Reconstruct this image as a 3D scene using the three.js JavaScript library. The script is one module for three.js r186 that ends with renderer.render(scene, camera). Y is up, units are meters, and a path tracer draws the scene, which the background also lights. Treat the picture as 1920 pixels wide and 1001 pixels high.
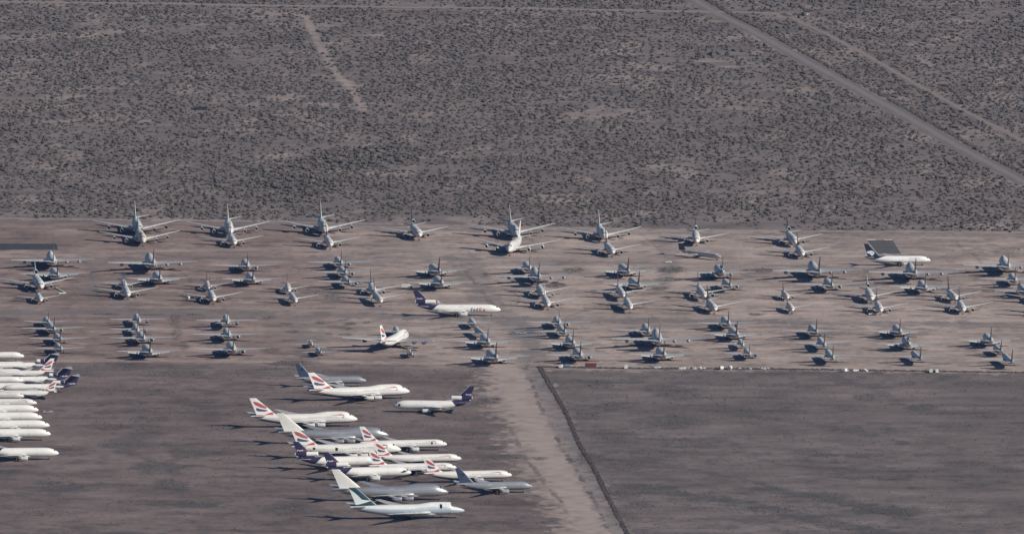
import * as THREE from 'three';
import { Sky } from 'three/addons/objects/Sky.js';
import { mergeGeometries } from 'three/addons/utils/BufferGeometryUtils.js';

// ---------------------------------------------------------------- camera, sky, sun, exposure
const scene = new THREE.Scene();
const camera = new THREE.PerspectiveCamera(2.24885, 1920 / 1001, 50, 60000);
camera.position.set(0, 1154.56, 9651.29);
camera.lookAt(0, 0, 0);
const renderer = new THREE.WebGLRenderer({ antialias: true });
renderer.toneMapping = THREE.LinearToneMapping;
renderer.toneMappingExposure = 1.0;
renderer.shadowMap.enabled = true;
const sunDir = new THREE.Vector3(1.52, 1.0, 0.86).normalize();
const sky = new Sky();
sky.name = 'sky'; sky.scale.setScalar(50000);
sky.material.uniforms.sunPosition.value.copy(sunDir);
sky.material.uniforms.turbidity.value = 3;
sky.material.uniforms.rayleigh.value = 1.3;
sky.material.uniforms.mieCoefficient.value = 0.004;
sky.material.uniforms.cloudCoverage && (sky.material.uniforms.cloudCoverage.value = 0);
sky.userData = { kind: 'structure', label: 'clear blue daytime desert sky', category: 'sky' };
scene.add(sky);
scene.environmentIntensity = 0.1;
const sun = new THREE.DirectionalLight(new THREE.Color(1.0, 0.905, 0.77), 4.8);
sun.position.copy(sunDir).multiplyScalar(3000);
sun.castShadow = true; sun.shadow.mapSize.set(8192, 8192);
Object.assign(sun.shadow.camera, { left: -1500, right: 1500, top: 1500, bottom: -1500, near: 10, far: 8000 });
scene.add(sun); scene.add(sun.target);
scene.fog = new THREE.FogExp2(new THREE.Color(0.32, 0.5, 1.0), 0.000005);

// ---------------------------------------------------------------- helpers
let seed = 20151016;
const rnd = () => { seed |= 0; seed = seed + 0x6D2B79F5 | 0; let t = Math.imul(seed ^ seed >>> 15, 1 | seed); t = t + Math.imul(t ^ t >>> 7, 61 | t) ^ t; return ((t ^ t >>> 14) >>> 0) / 4294967296; };
const rr = (a, b) => a + (b - a) * rnd();
const used = new Map();
function numbered(n) { const k = used.get(n) || 0; used.set(n, k + 1); return k ? `${n}_${String(k).padStart(3, '0')}` : n; }
function tag(o, label, category, group, kind) { o.userData.label = label; o.userData.category = category; if (group) o.userData.group = group; if (kind) o.userData.kind = kind; return o; }
function mesh(name, geo, mat, parent) { const m = new THREE.Mesh(geo, mat); m.name = name; m.castShadow = m.receiveShadow = true; if (parent) parent.add(m); return m; }
const C = (r, g, b) => new THREE.Color().setRGB(r, g, b);
// value noise on a hashed lattice
const PERM = new Uint8Array(512); { const p = [...Array(256).keys()]; for (let i = 255; i > 0; i--) { const j = Math.floor(rnd() * (i + 1)); [p[i], p[j]] = [p[j], p[i]]; } for (let i = 0; i < 512; i++) PERM[i] = p[i & 255]; }
function vn(x, y) {
  const xi = Math.floor(x), yi = Math.floor(y); let fx = x - xi, fy = y - yi;
  fx = fx * fx * (3 - 2 * fx); fy = fy * fy * (3 - 2 * fy);
  const X = xi & 255, Y = yi & 255, X1 = (X + 1) & 255, Y1 = (Y + 1) & 255;
  const a = PERM[PERM[X] + Y], b = PERM[PERM[X1] + Y], c = PERM[PERM[X] + Y1], d = PERM[PERM[X1] + Y1];
  return (a + (b - a) * fx + (c - a) * fy + (a - b - c + d) * fx * fy) / 255;
}
const fbm = (x, y, o) => { let s = 0, a = .5, n = 0; for (let i = 0; i < o; i++) { s += a * vn(x, y); n += a; x = x * 2.03 + 17.3; y = y * 2.03 + 5.7; a *= .5; } return s / n; };
const sstep = (a, b, x) => { x = Math.min(1, Math.max(0, (x - a) / (b - a))); return x * x * (3 - 2 * x); };
const srgb8 = v => { v = Math.min(1, Math.max(0, v)); return Math.round(255 * (v <= .0031308 ? v * 12.92 : 1.055 * Math.pow(v, 1 / 2.4) - .055)); };
// soil marks: kind, width, strength, points (x, z in metres)
const SOIL_LINES = [["grey",30,0.75,[[-378.4,260.8],[-356.1,263.9],[-267.0,266.9],[-177.9,273.0],[0.0,303.2],[177.0,321.2],[375.2,342.2]]],
  ["grey",20,0.5,[[-390.5,-43.5],[-290.9,-40.3],[-183.8,-46.8],[-99.7,-56.5],[0.0,-33.8],[91.7,-24.1],[183.1,-8.0],[281.8,8.0],[386.3,62.2]]],
  ["grey",16,0.55,[[-399.9,-278.9],[-187.8,-258.6],[0.0,-221.5],[186.7,-201.4],[396.1,-184.7]]],
  ["light",14,0.6,[[-400.8,-302.7],[-188.2,-282.3],[0.0,-245.1],[187.1,-221.5],[397.1,-208.1]]],
  ["dark",7,0.55,[[-400.6,-295.9],[-188.1,-275.5],[0.0,-238.3],[187.0,-214.8],[396.8,-201.4]]],
  ["light",40,0.55,[[-3.6,555.5],[50.2,572.6],[193.9,569.7],[365.3,592.4]]],
  ["light",46,0.7,[[-5.4,532.6],[0.0,657.1],[17.2,954.3],[33.5,1183.5],[50.7,1386.9]]],
  ["light",30,0.8,[[-36.1,521.1],[-3.6,572.6],[8.8,767.5],[27.3,1032.0],[46.4,1281.5],[55.6,1386.9]]],
  ["gravel",13,0.75,[[12.6,566.9],[18.5,657.1],[34.5,928.1],[50.4,1158.6],[65.4,1386.9]]],
  ["dark",3,0.7,[[9.0,572.6],[15.2,685.0],[17.6,759.3],[24.4,848.5],[31.6,975.2],[40.7,1083.1],[51.6,1232.8],[59.1,1353.6]]],
  ["dark",3,0.6,[[-1.7,875.2],[8.5,1032.0],[14.6,1083.1],[20.2,1146.1],[30.7,1232.8],[37.8,1341.7]]],
  ["dark",4,0.7,[[-35.0,14.4],[-26.4,93.8],[-20.6,150.1],[-11.1,263.9],[5.5,345.2],[14.6,428.1],[16.3,500.9],[9.0,572.6]]],
  ["grey",26,0.6,[[-37.6,-66.2],[-28.5,46.3],[-22.5,140.8],[-13.0,248.6],[0.0,327.2],[9.1,398.7],[14.5,471.9],[10.8,558.3]]],
  ["grey",16,0.5,[[108.5,-164.8],[115.1,-1.6],[103.3,140.8]]],
  ["grey",14,0.4,[[-119.0,-66.2],[-121.2,62.2],[-134.6,187.3]]],
  ["grey",12,0.5,[[-306.5,-50.0],[-296.8,78.0],[-296.1,187.3]]],
  ["gravel",14,0.7,[[-11.1,266.9],[0.0,279.0],[9.2,383.9],[14.5,457.3],[14.5,509.5]]],
  ["gravel",13,0.5,[[-273.9,285.1],[-275.6,187.3]]],
  ["gravel",13,0.5,[[-216.5,285.1],[-217.6,187.3]]],
  ["gravel",13,0.5,[[-338.6,285.1],[-341.0,187.3]]],
  ["gravel",14,0.55,[[-147.7,303.2],[-139.0,442.7]]],
  ["gravel",8,0.4,[[-152.1,309.2],[-145.6,442.7]]],
  ["gravel",8,0.4,[[-133.6,309.2],[-129.6,442.7]]],
  ["gravel",13,0.45,[[-71.8,-181.4],[-61.2,-27.4]]],
  ["gravel",9,0.28,[[74.3,-98.9],[77.5,-14.5]]],
  ["gravel",9,0.28,[[200.2,-98.9],[202.3,-14.5]]],
  ["gravel",9,0.28,[[209.8,-98.9],[211.9,-14.5]]],
  ["gravel",9,0.28,[[146.3,-98.9],[148.9,-14.5]]],
  ["gravel",9,0.28,[[284.9,-98.9],[286.3,-14.5]]],
  ["gravel",9,0.28,[[-100.1,-98.9],[-95.4,-14.5]]],
  ["gravel",9,0.28,[[-134.8,-98.9],[-129.8,-14.5]]],
  ["gravel",9,0.28,[[-266.4,-98.9],[-260.3,-14.5]]],
  ["gravel",9,0.28,[[-201.4,-98.9],[-195.8,-14.5]]],
  ["gravel",8,0.35,[[-148.8,233.4],[-144.8,300.2]]],
  ["gravel",8,0.35,[[-91.2,233.4],[-87.6,300.2]]],
  ["gravel",8,0.35,[[26.0,254.7],[28.8,321.2]]],
  ["gravel",8,0.35,[[83.4,266.9],[85.8,333.2]]],
  ["gravel",8,0.35,[[141.8,279.0],[143.8,345.2]]],
  ["gravel",8,0.35,[[195.5,279.0],[197.1,345.2]]],
  ["gravel",8,0.35,[[257.0,291.1],[258.2,357.1]]],
  ["gravel",8,0.35,[[313.8,285.1],[314.6,351.2]]],
  ["dark",2.5,0.45,[[-306.8,-33.8],[-298.5,62.2],[-289.8,187.3]]],
  ["dark",2.5,0.4,[[-244.0,-1.6],[-230.3,62.2],[-225.4,140.8]]],
  ["dark",2.5,0.35,[[86.1,-265.3],[107.8,-98.9],[115.1,-1.6],[105.4,125.1],[89.6,205.8],[99.7,309.2]]],
  ["dark",2.5,0.35,[[321.2,-148.2],[333.9,-66.2],[338.8,14.4],[342.4,125.1],[327.4,233.4],[310.1,309.2]]],
  ["dark",3,0.35,[[-190.2,572.6],[-175.3,600.9],[-155.7,698.8],[-140.5,767.5]]],
  ["light",7,0.6,[[-174.9,-1785.2],[-164.2,-1608.5],[-146.9,-1374.2],[-137.8,-1270.8],[-125.9,-1169.3],[-117.1,-1030.4]]],
  ["light",14,0.7,[[-137.8,-1270.8],[-127.0,-1230.0]]],
  ["light",5,0.3,[[-120.3,-1242.2],[-68.7,-1230.0]]],
  ["light",5,0.35,[[-262.9,-1852.9],[0.0,-1830.3]]],
  ["light",3,0.3,[[328.6,-1030.4],[402.7,-983.5]]],
  ["light",4,0.3,[[162.3,-633.8],[259.3,-615.7]]],
  ["light",16,0.45,[[-392.1,-82.5],[-254.1,-98.9],[-100.3,-118.6],[53.7,-53.2],[206.5,-33.8],[387.9,24.0]]],
  ["light",14,0.45,[[-379.9,224.2],[-208.2,239.5],[-22.2,273.0],[162.7,291.1],[376.5,309.2]]],
  ["light",18,0.45,[[-367.4,538.3],[-237.9,532.6],[-93.6,544.0],[-3.6,555.5]]],
  ["grey",10,0.5,[[-308.6,572.6],[-164.8,589.6],[-35.9,572.6]]]];
// brush patches: x, z, half width, half depth, strength
const PATCHES = [[43.8,17.6,9.9,16.0,0.7],[114.1,17.6,9.9,19.2,0.8],[176.4,24.0,13.7,16.0,0.7],[109.7,74.8,9.8,12.7,0.5],[32.0,112.6,9.0,12.6,0.7],[104.6,128.3,6.0,9.4,0.6],[108.5,181.1,4.5,9.3,0.6],[358.7,-95.6,11.5,26.2,0.35],[326.8,-85.8,15.4,19.6,0.3],[169.7,276.0,6.7,9.1,0.7],[222.7,96.9,8.3,9.4,0.4],[-125.4,178.0,7.5,21.7,0.55],[-135.3,140.8,16.9,18.7,0.35],[-170.0,300.2,7.4,12.1,0.6],[-156.2,330.2,5.9,9.0,0.7],[-152.1,375.0,5.1,8.9,0.6],[-132.7,324.2,3.7,9.0,0.6],[-112.3,330.2,4.4,9.0,0.7],[-116.3,309.2,4.4,6.0,0.5],[-100.2,324.2,3.7,6.0,0.5],[-113.9,357.1,5.1,8.9,0.6],[-113.5,389.8,5.1,8.9,0.5],[-125.9,386.8,2.2,5.9,0.6],[-163.1,480.6,7.2,14.5,0.6],[-171.2,434.0,5.1,8.8,0.4],[-147.6,546.9,18.0,17.2,0.8],[-161.4,578.2,12.6,11.4,0.6],[-111.4,558.3,7.9,11.4,0.5],[-283.4,276.0,8.9,6.1,0.7],[-250.0,279.0,8.9,6.1,0.6],[-220.3,279.0,5.9,6.1,0.6],[-234.0,309.2,4.4,36.3,0.5],[-230.7,383.9,3.7,41.7,0.4],[-223.5,457.3,3.6,17.5,0.5],[-266.8,-141.6,11.6,9.9,0.3],[-14.1,740.1,8.5,16.5,0.7],[-25.9,907.0,12.5,13.2,0.7],[-14.4,980.4,10.3,13.0,0.7],[-5.1,1026.9,13.6,15.5,0.7],[13.5,1133.6,6.1,10.0,0.5],[-18.3,1245.0,8.0,9.8,0.6],[-13.2,1329.8,11.2,9.6,0.6],[-29.8,1293.6,6.0,7.3,0.5],[17.0,1032.0,5.5,10.3,0.6],[23.1,1329.8,5.3,9.6,0.6],[-281.9,1171.1,16.8,24.9,0.8],[-224.1,1070.4,20.4,30.7,0.7],[-215.1,1158.6,13.4,30.0,0.7],[-250.8,967.4,17.2,31.4,0.6],[-238.4,914.9,13.8,26.5,0.6],[-208.6,1006.3,13.7,25.9,0.5],[-263.8,875.2,17.4,21.3,0.6],[-196.3,1245.0,20.0,19.6,0.7],[-233.2,1232.8,20.0,14.7,0.5],[-292.8,1146.1,10.1,10.0,0.6],[-289.8,600.9,14.3,17.0,0.4],[-265.6,572.6,28.7,22.8,0.45],[-225.4,600.9,25.0,22.7,0.4],[-251.3,698.8,31.9,22.2,0.35],[-231.2,794.7,31.5,21.7,0.35],[-283.9,1006.3,13.7,12.9,0.4],[-184.0,875.2,17.4,21.3,0.4],[-139.5,1257.2,19.9,19.5,0.45],[-160.6,1195.9,16.7,14.9,0.4],[-284.7,1286.4,26.5,14.6,0.4],[99.3,685.0,14.2,33.4,0.6],[66.7,772.9,15.8,24.6,0.65],[56.9,657.1,10.7,28.0,0.4],[104.4,848.5,24.4,32.2,0.5],[69.0,928.1,20.7,37.0,0.5],[117.0,954.3,20.6,26.2,0.45],[92.3,1006.3,17.1,31.1,0.5],[48.9,821.7,10.5,27.0,0.5],[74.8,1062.8,20.4,20.4,0.4],[270.2,778.4,12.6,16.3,0.75],[253.1,762.0,7.7,8.2,0.6],[234.7,726.4,9.2,22.1,0.55],[222.4,651.5,7.1,8.4,0.5],[263.3,651.5,9.3,14.0,0.4],[191.5,1006.3,13.7,18.1,0.5],[201.5,1019.2,10.2,12.9,0.4],[225.4,1019.2,13.7,10.3,0.4],[292.4,1057.7,17.0,20.5,0.5],[311.9,1083.1,13.6,20.4,0.4],[222.8,1121.0,13.5,10.1,0.6],[252.4,1171.1,4.0,10.0,0.8],[225.6,1269.4,16.6,29.3,0.6],[245.1,1281.5,13.3,24.3,0.6],[200.5,1208.2,13.4,19.8,0.5],[47.7,1032.0,10.2,41.3,0.4],[70.4,1183.5,13.4,44.9,0.45],[79.7,1257.2,10.0,34.3,0.4],[69.4,1305.7,9.9,48.5,0.4],[113.1,712.6,14.1,38.8,0.5],[150.6,794.7,14.0,16.3,0.35],[182.7,767.5,17.6,16.4,0.3],[316.5,657.1,21.3,22.4,0.3],[291.6,875.2,20.8,26.7,0.3]];
const BRUSH_BANDS = [[26,0.75,[[83.9,1171.1],[103.7,1195.9],[126.8,1220.5],[154.5,1257.2],[178.5,1300.9],[210.2,1353.6],[235.6,1386.9]]],[22,0.7,[[157.6,1176.0],[183.9,1203.3],[212.9,1245.0],[241.5,1293.6]]],[14,0.45,[[133.1,794.7],[167.4,835.1],[208.3,875.2],[254.4,959.5]]],[8,0.5,[[64.6,1057.7],[115.3,1083.1],[154.8,1146.1],[180.4,1208.2]]],[10,0.4,[[172.3,572.6],[214.5,606.6],[241.1,685.0],[259.8,772.9]]]];
const ROADS = {"paved":[[151.0,-1958.3],[157.7,-1912.2],[175.9,-1794.2],[196.6,-1687.4],[236.2,-1445.6],[274.3,-1217.8],[310.9,-999.1],[345.6,-777.7],[389.5,-522.3]],"dirt1":[[-464.8,-1912.2],[-437.1,-1903.1],[-286.5,-1889.4],[-218.0,-1875.7],[0.0,-1848.4],[167.3,-1821.2],[198.8,-1816.7],[230.2,-1803.2],[238.8,-1780.8]],"dirt2":[[227.0,-1821.2],[238.3,-1758.4],[266.5,-1617.2],[297.0,-1428.7],[326.3,-1238.1],[354.9,-1061.8],[400.0,-800.2]]};
const ASPHALT = [[[-394.6,-144.9],[-331.0,-141.6],[-328.6,-105.4],[-392.9,-102.1]],[[258.5,-162.8],[277.1,-162.8],[280.9,-79.3],[264.0,-79.3]]], WHITE_BARS = [[[258.6,-169.4],[264.9,-169.4],[264.7,-163.8],[258.5,-163.8]],[[271.0,-168.1],[277.2,-168.1],[277.1,-163.5],[270.9,-163.5]]];
const FENCE_LINE = [[18.7,566.9],[24.9,657.1],[35.0,794.7],[43.0,954.3],[51.0,1057.7],[60.1,1208.2],[71.3,1386.9]], FIELD_EDGE = [[18.7,566.9],[78.9,575.4],[165.0,578.2],[250.8,586.8],[347.2,598.1]];

// ---------------------------------------------------------------- ground sheets with soil colour by place
const zTop = x => -243 + x * .121;                       // edge between desert and cleared ground
const interp = (pts, v, a, b) => { if (v <= pts[0][a]) return pts[0][b]; for (let i = 1; i < pts.length; i++) if (v <= pts[i][a]) return pts[i - 1][b] + (pts[i][b] - pts[i - 1][b]) * (v - pts[i - 1][a]) / (pts[i][a] - pts[i - 1][a]); return pts[pts.length - 1][b]; };
const fenceX = z => interp(FENCE_LINE, z, 1, 0), edgeZ = x => interp(FIELD_EDGE, x, 0, 1);
const SOIL = { desert: [.172, .142, .132], apron: [.345, .274, .238], red: [.226, .162, .142], lower: [.162, .123, .112], field: [.15, .121, .113], light: [.395, .318, .276], grey: [.165, .147, .141], gravel: [.196, .176, .17], dark: [.085, .069, .067], brush: [.062, .06, .06] };
const mix = (o, c, t) => { o[0] += (c[0] - o[0]) * t; o[1] += (c[1] - o[1]) * t; o[2] += (c[2] - o[2]) * t; };
// a dense dark thicket in the scrub left of centre, with a ragged outline
const thicket = (x, z) => { const n = (fbm(x / 28 + 61, z / 46 + 13, 3) - .5) * 1.6; const a = Math.hypot((x + 122 + (z + 690) * .1) / 62, (z + 690 - (x + 122) * -.9) / 70), b = Math.hypot((x + 168) / 48, (z + 520) / 110); return Math.max(1 - sstep(.5, 1.15, a + n), .8 * (1 - sstep(.5, 1.15, b + n))); };
function baseSoil(x, z, o) {
  const n1 = fbm(x / 90 + 3, z / 90, 3), n2 = fbm(x / 22 + 40, z / 26 + 9, 3), n3 = vn(x / 2.3, z / 2.9), wob = (n2 - .5) * 26;
  const e = zTop(x), dz = z - e;
  o[0] = SOIL.apron[0]; o[1] = SOIL.apron[1]; o[2] = SOIL.apron[2];
  mix(o, SOIL.red, sstep(.2, .95, (60 - x) / 330 + (n1 - .5) * .9));
  mix(o, SOIL.lower, sstep(-20, 40, z - (545 + x * .05 + wob * 1.6)) * (x < fenceX(z) ? 1 : 0));
  if (z > edgeZ(x) && x > fenceX(z) - 3) mix(o, SOIL.field, sstep(-3, 8, Math.min(z - edgeZ(x) + wob * .2, (x - fenceX(z)) * 3)));
  mix(o, SOIL.desert, 1 - sstep(-10, 8, dz + wob * .25));
  if (z < e) { mix(o, SOIL.brush, .5 * thicket(x, z)); mix(o, SOIL.light, .35 * sstep(.56, .74, fbm(x / 26 + 5, z / 60 + 44, 3))); }
  const open = z > e ? 1 : .8;
  let k = 1 + open * ((n1 - .5) * .4 + (n2 - .5) * .6 + (fbm(x / 36 + 71, z / 13 + 22, 3) - .5) * .75 + (n3 - .5) * .34);
  // dry grass litter scattered as fine dark clumps in the unbladed fields
  if (z > 545) { const q = fbm(x / 9 + 11, z / 13 + 60, 3), d = sstep(.5, .72, q) * sstep(.34, .6, fbm(x / 70 + 80, z / 80 + 31, 2)); mix(o, SOIL.brush, d * .5); }
  else if (z > e) { const q = fbm(x / 12 + 31, z / 15 + 7, 3); mix(o, SOIL.dark, sstep(.58, .74, q) * .42); mix(o, SOIL.light, sstep(.6, .75, fbm(x / 30 + 90, z / 34, 2)) * .4); }
  o[0] *= k; o[1] *= k; o[2] *= k;
}
// wheel tracks wandering over the bladed ground
const TRACKS = [];
for (let i = 0; i < 70; i++) { let x = rr(-360, 360), z = rr(-200, 540), a = rr(0, 6.28); const pts = [[x, z]]; for (let k = 0; k < 14; k++) { a += rr(-.35, .35); x += Math.cos(a) * 14; z += Math.sin(a) * 22; pts.push([x, z]); } TRACKS.push([rnd() < .6 ? 'dark' : 'light', rr(1.2, 2.8), rr(.16, .42), pts]); }
function groundTile(name, label, x0, x1, z0, z1, w, h, y) {
  const f = new Float32Array(w * h * 3), o = [0, 0, 0], sx = (x1 - x0) / w, sz = (z1 - z0) / h;
  for (let j = 0; j < h; j++) { const z = z1 - (j + .5) * sz; for (let i = 0; i < w; i++) { baseSoil(x0 + (i + .5) * sx, z, o); f.set(o, (j * w + i) * 3); } }
  const blend = (i, j, c, t) => { const q = (j * w + i) * 3; f[q] += (c[0] - f[q]) * t; f[q + 1] += (c[1] - f[q + 1]) * t; f[q + 2] += (c[2] - f[q + 2]) * t; };
  const drawLine = (kind, wid, s, pts) => {
    const c = SOIL[kind];
    for (let k = 1; k < pts.length; k++) {
      const [ax, az] = pts[k - 1], [bx, bz] = pts[k], L2 = (bx - ax) ** 2 + (bz - az) ** 2, m = wid * 1.6 + 2;
      const i0 = Math.max(0, Math.floor((Math.min(ax, bx) - m - x0) / sx)), i1 = Math.min(w - 1, Math.ceil((Math.max(ax, bx) + m - x0) / sx)), j0 = Math.max(0, Math.floor((z1 - Math.max(az, bz) - m) / sz)), j1 = Math.min(h - 1, Math.ceil((z1 - Math.min(az, bz) + m) / sz));
      for (let j = j0; j <= j1; j++) { const z = z1 - (j + .5) * sz; for (let i = i0; i <= i1; i++) {
        const x = x0 + (i + .5) * sx; let t = ((x - ax) * (bx - ax) + (z - az) * (bz - az)) / L2; if (t < 0 && k > 1 || t > 1 && k < pts.length - 1 && t > 1.0001) { t = Math.min(1, Math.max(0, t)); if (k > 1 && t === 0) continue; } t = Math.min(1, Math.max(0, t));
        const d = Math.hypot(x - ax - t * (bx - ax), z - az - t * (bz - az)) + (fbm(x / 5 + 3, z / 9, 2) - .5) * (wid * .7 + 2), q = 1 - sstep(wid * .3, wid * .58, d);
        if (q > 0) blend(i, j, c, q * s * (.55 + .75 * vn(x / 6 + 9, z / 9 + 3)) * (kind === 'dark' ? sstep(.25, .6, vn(x / 8 + 60, z / 16 + 8)) : .9));
      } }
    }
  };
  for (const l of SOIL_LINES) drawLine(...l);
  for (const l of TRACKS) drawLine(...l);
  for (const [wd, s, pts] of BRUSH_BANDS) drawLine('brush', wd, s * .95, pts);
  for (const [ex, ez, a, b, s] of PATCHES) {
    const i0 = Math.max(0, Math.floor((ex - a * 1.5 - x0) / sx)), i1 = Math.min(w - 1, Math.ceil((ex + a * 1.5 - x0) / sx)), j0 = Math.max(0, Math.floor((z1 - ez - b * 1.5) / sz)), j1 = Math.min(h - 1, Math.ceil((z1 - ez + b * 1.5) / sz));
    for (let j = j0; j <= j1; j++) { const z = z1 - (j + .5) * sz; for (let i = i0; i <= i1; i++) { const x = x0 + (i + .5) * sx, d = Math.hypot((x - ex) / a, (z - ez) / b) + (fbm(x / 7 + 50, z / 9, 3) - .5) * 1.1, q = 1 - sstep(.65, 1.2, d); if (q > 0) blend(i, j, SOIL.brush, Math.min(.9, q * s * 1.15) * (.4 + .7 * vn(x / 1.7, z / 2.4))); } }
  }
  const data = new Uint8Array(w * h * 4);
  for (let i = 0; i < w * h; i++) { data[i * 4] = srgb8(f[i * 3]); data[i * 4 + 1] = srgb8(f[i * 3 + 1]); data[i * 4 + 2] = srgb8(f[i * 3 + 2]); data[i * 4 + 3] = 255; }
  const t = new THREE.DataTexture(data, w, h, THREE.RGBAFormat); t.colorSpace = THREE.SRGBColorSpace; t.magFilter = THREE.LinearFilter; t.minFilter = THREE.LinearMipmapLinearFilter; t.generateMipmaps = true; t.needsUpdate = true;
  const g = new THREE.PlaneGeometry(x1 - x0, z1 - z0); g.rotateX(-Math.PI / 2);
  const m = mesh(name, g, new THREE.MeshStandardMaterial({ map: t, roughness: 1 }), scene); m.position.set((x0 + x1) / 2, y, (z0 + z1) / 2);
  m.userData = { kind: 'structure', label, category: 'ground' }; return m;
}
groundTile('storage_apron', 'bladed tan dirt ground under the rows of parked aircraft', -440, 440, -330, 570, 2048, 2048, 0);
groundTile('dirt_field', 'dry scrubby dirt fields in front of the rows', -440, 440, 570, 1470, 2048, 2048, 0);
groundTile('desert_floor', 'grey brown desert floor beyond the aircraft', -560, 560, -2230, -330, 2048, 2048, 0);
{ // the land going on to the horizon all round
  const w = 512, data = new Uint8Array(w * w * 4), o = [0, 0, 0];
  for (let j = 0; j < w; j++) for (let i = 0; i < w; i++) { const n = .8 + .4 * fbm(i / 40, j / 40, 4), c = SOIL.desert; for (let k = 0; k < 3; k++) data[(j * w + i) * 4 + k] = srgb8(c[k] * n * .8); data[(j * w + i) * 4 + 3] = 255; }
  const t = new THREE.DataTexture(data, w, w); t.colorSpace = THREE.SRGBColorSpace; t.magFilter = THREE.LinearFilter; t.wrapS = t.wrapT = THREE.MirroredRepeatWrapping; t.repeat.set(40, 40); t.needsUpdate = true;
  const g = new THREE.PlaneGeometry(44000, 44000); g.rotateX(-Math.PI / 2);
  const m = mesh('ground', g, new THREE.MeshStandardMaterial({ map: t, roughness: 1 }), scene); m.position.y = -.25; m.userData = { kind: 'structure', label: 'open desert plain reaching to the horizon', category: 'ground' };
}
// strips of road: a ribbon along a line with slightly ragged edges
function ribbonGeo(pts, wid, y, ragged) {
  const P = []; for (let i = 1; i < pts.length; i++) { const n = Math.max(1, Math.ceil(Math.hypot(pts[i][0] - pts[i - 1][0], pts[i][1] - pts[i - 1][1]) / 12)); for (let k = 0; k < n; k++) P.push([pts[i - 1][0] + (pts[i][0] - pts[i - 1][0]) * k / n, pts[i - 1][1] + (pts[i][1] - pts[i - 1][1]) * k / n]); } P.push(pts[pts.length - 1]);
  const pos = [], uv = [], ix = []; let len = 0;
  P.forEach((p, i) => { const a = P[Math.max(0, i - 1)], b = P[Math.min(P.length - 1, i + 1)], l = Math.hypot(b[0] - a[0], b[1] - a[1]) || 1, nx = -(b[1] - a[1]) / l, nz = (b[0] - a[0]) / l, j1 = rr(-1, 1) * ragged, j2 = rr(-1, 1) * ragged; if (i) len += Math.hypot(p[0] - P[i - 1][0], p[1] - P[i - 1][1]); pos.push(p[0] + nx * (wid / 2 + j1), y, p[1] + nz * (wid / 2 + j1), p[0] - nx * (wid / 2 + j2), y, p[1] - nz * (wid / 2 + j2)); uv.push(0, len / 40, 1, len / 40); if (i) { const q = i * 2; ix.push(q - 2, q - 1, q, q - 1, q + 1, q); } });
  const g = new THREE.BufferGeometry(); g.setAttribute('position', new THREE.Float32BufferAttribute(pos, 3)); g.setAttribute('uv', new THREE.Float32BufferAttribute(uv, 2)); g.setIndex(ix); g.computeVertexNormals(); return g;
}
function soilTex(c, amp, across) { const w = 64, h = 256, d = new Uint8Array(w * h * 4); for (let j = 0; j < h; j++) for (let i = 0; i < w; i++) { const k = 1 + amp * (fbm(i / 9, j / 14, 3) - .5) + (across ? across(i / w) : 0); for (let q = 0; q < 3; q++) d[(j * w + i) * 4 + q] = srgb8(c[q] * k); d[(j * w + i) * 4 + 3] = 255; } const t = new THREE.DataTexture(d, w, h); t.colorSpace = THREE.SRGBColorSpace; t.magFilter = THREE.LinearFilter; t.wrapT = THREE.MirroredRepeatWrapping; t.needsUpdate = true; return t; }
const ruts = u => .1 * Math.cos((u - .5) * 25) - (Math.abs(u - .5) > .42 ? .16 : 0);
const roadMat = (c, amp, ac) => new THREE.MeshStandardMaterial({ map: soilTex(c, amp, ac), roughness: 1, side: THREE.DoubleSide });
const struct = (name, geo, mat, label, category) => { const m = mesh(numbered(name), geo, mat, scene); m.userData = { kind: 'structure', label, category }; return m; };
struct('road_shoulder', ribbonGeo(ROADS.paved, 14, .03, 2.2), roadMat([.165, .137, .124], .7), 'dirt shoulder beside the paved desert road', 'road shoulder');
struct('paved_road', ribbonGeo(ROADS.paved, 6.4, .07, .5), roadMat([.2, .183, .175], .6, u => .12 * Math.cos((u - .5) * 19)), 'faded grey paved road running diagonally through the desert', 'road');
struct('dirt_road', ribbonGeo(ROADS.dirt1, 15, .05, 1.6), roadMat([.25, .205, .18], .5, ruts), 'pale dirt road crossing the far desert', 'dirt road');
struct('dirt_road', ribbonGeo(ROADS.dirt2, 5, .05, .9), roadMat([.24, .194, .168], .6, ruts), 'narrow pale dirt track beside the paved road', 'dirt road');
const asphaltMat = c => { const t = soilTex(c, 1.1); t.wrapS = THREE.MirroredRepeatWrapping; t.repeat.set(1 / 30, 1 / 60); return new THREE.MeshStandardMaterial({ map: t, roughness: .95 }); };
const quadGeo = (q, y) => { const s = new THREE.Shape(q.map(p => new THREE.Vector2(p[0], -p[1]))), g = new THREE.ShapeGeometry(s); g.rotateX(-Math.PI / 2); g.translate(0, y, 0); return g; };
struct('asphalt_pad', quadGeo(ASPHALT[0], .03), asphaltMat([.04, .042, .047]), 'dark asphalt strip at the left edge behind the second row', 'asphalt');
struct('asphalt_pad', quadGeo(ASPHALT[1], .03), asphaltMat([.088, .086, .084]), 'dark asphalt strip behind the white twin-jet', 'asphalt');
for (const [i, b] of WHITE_BARS.entries()) struct('painted_bar', quadGeo(b, .06), new THREE.MeshStandardMaterial({ color: C(.62, .6, .56), roughness: .8 }), `${i ? 'right' : 'left'} white painted bar at the end of the asphalt strip`, 'marking');

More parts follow.
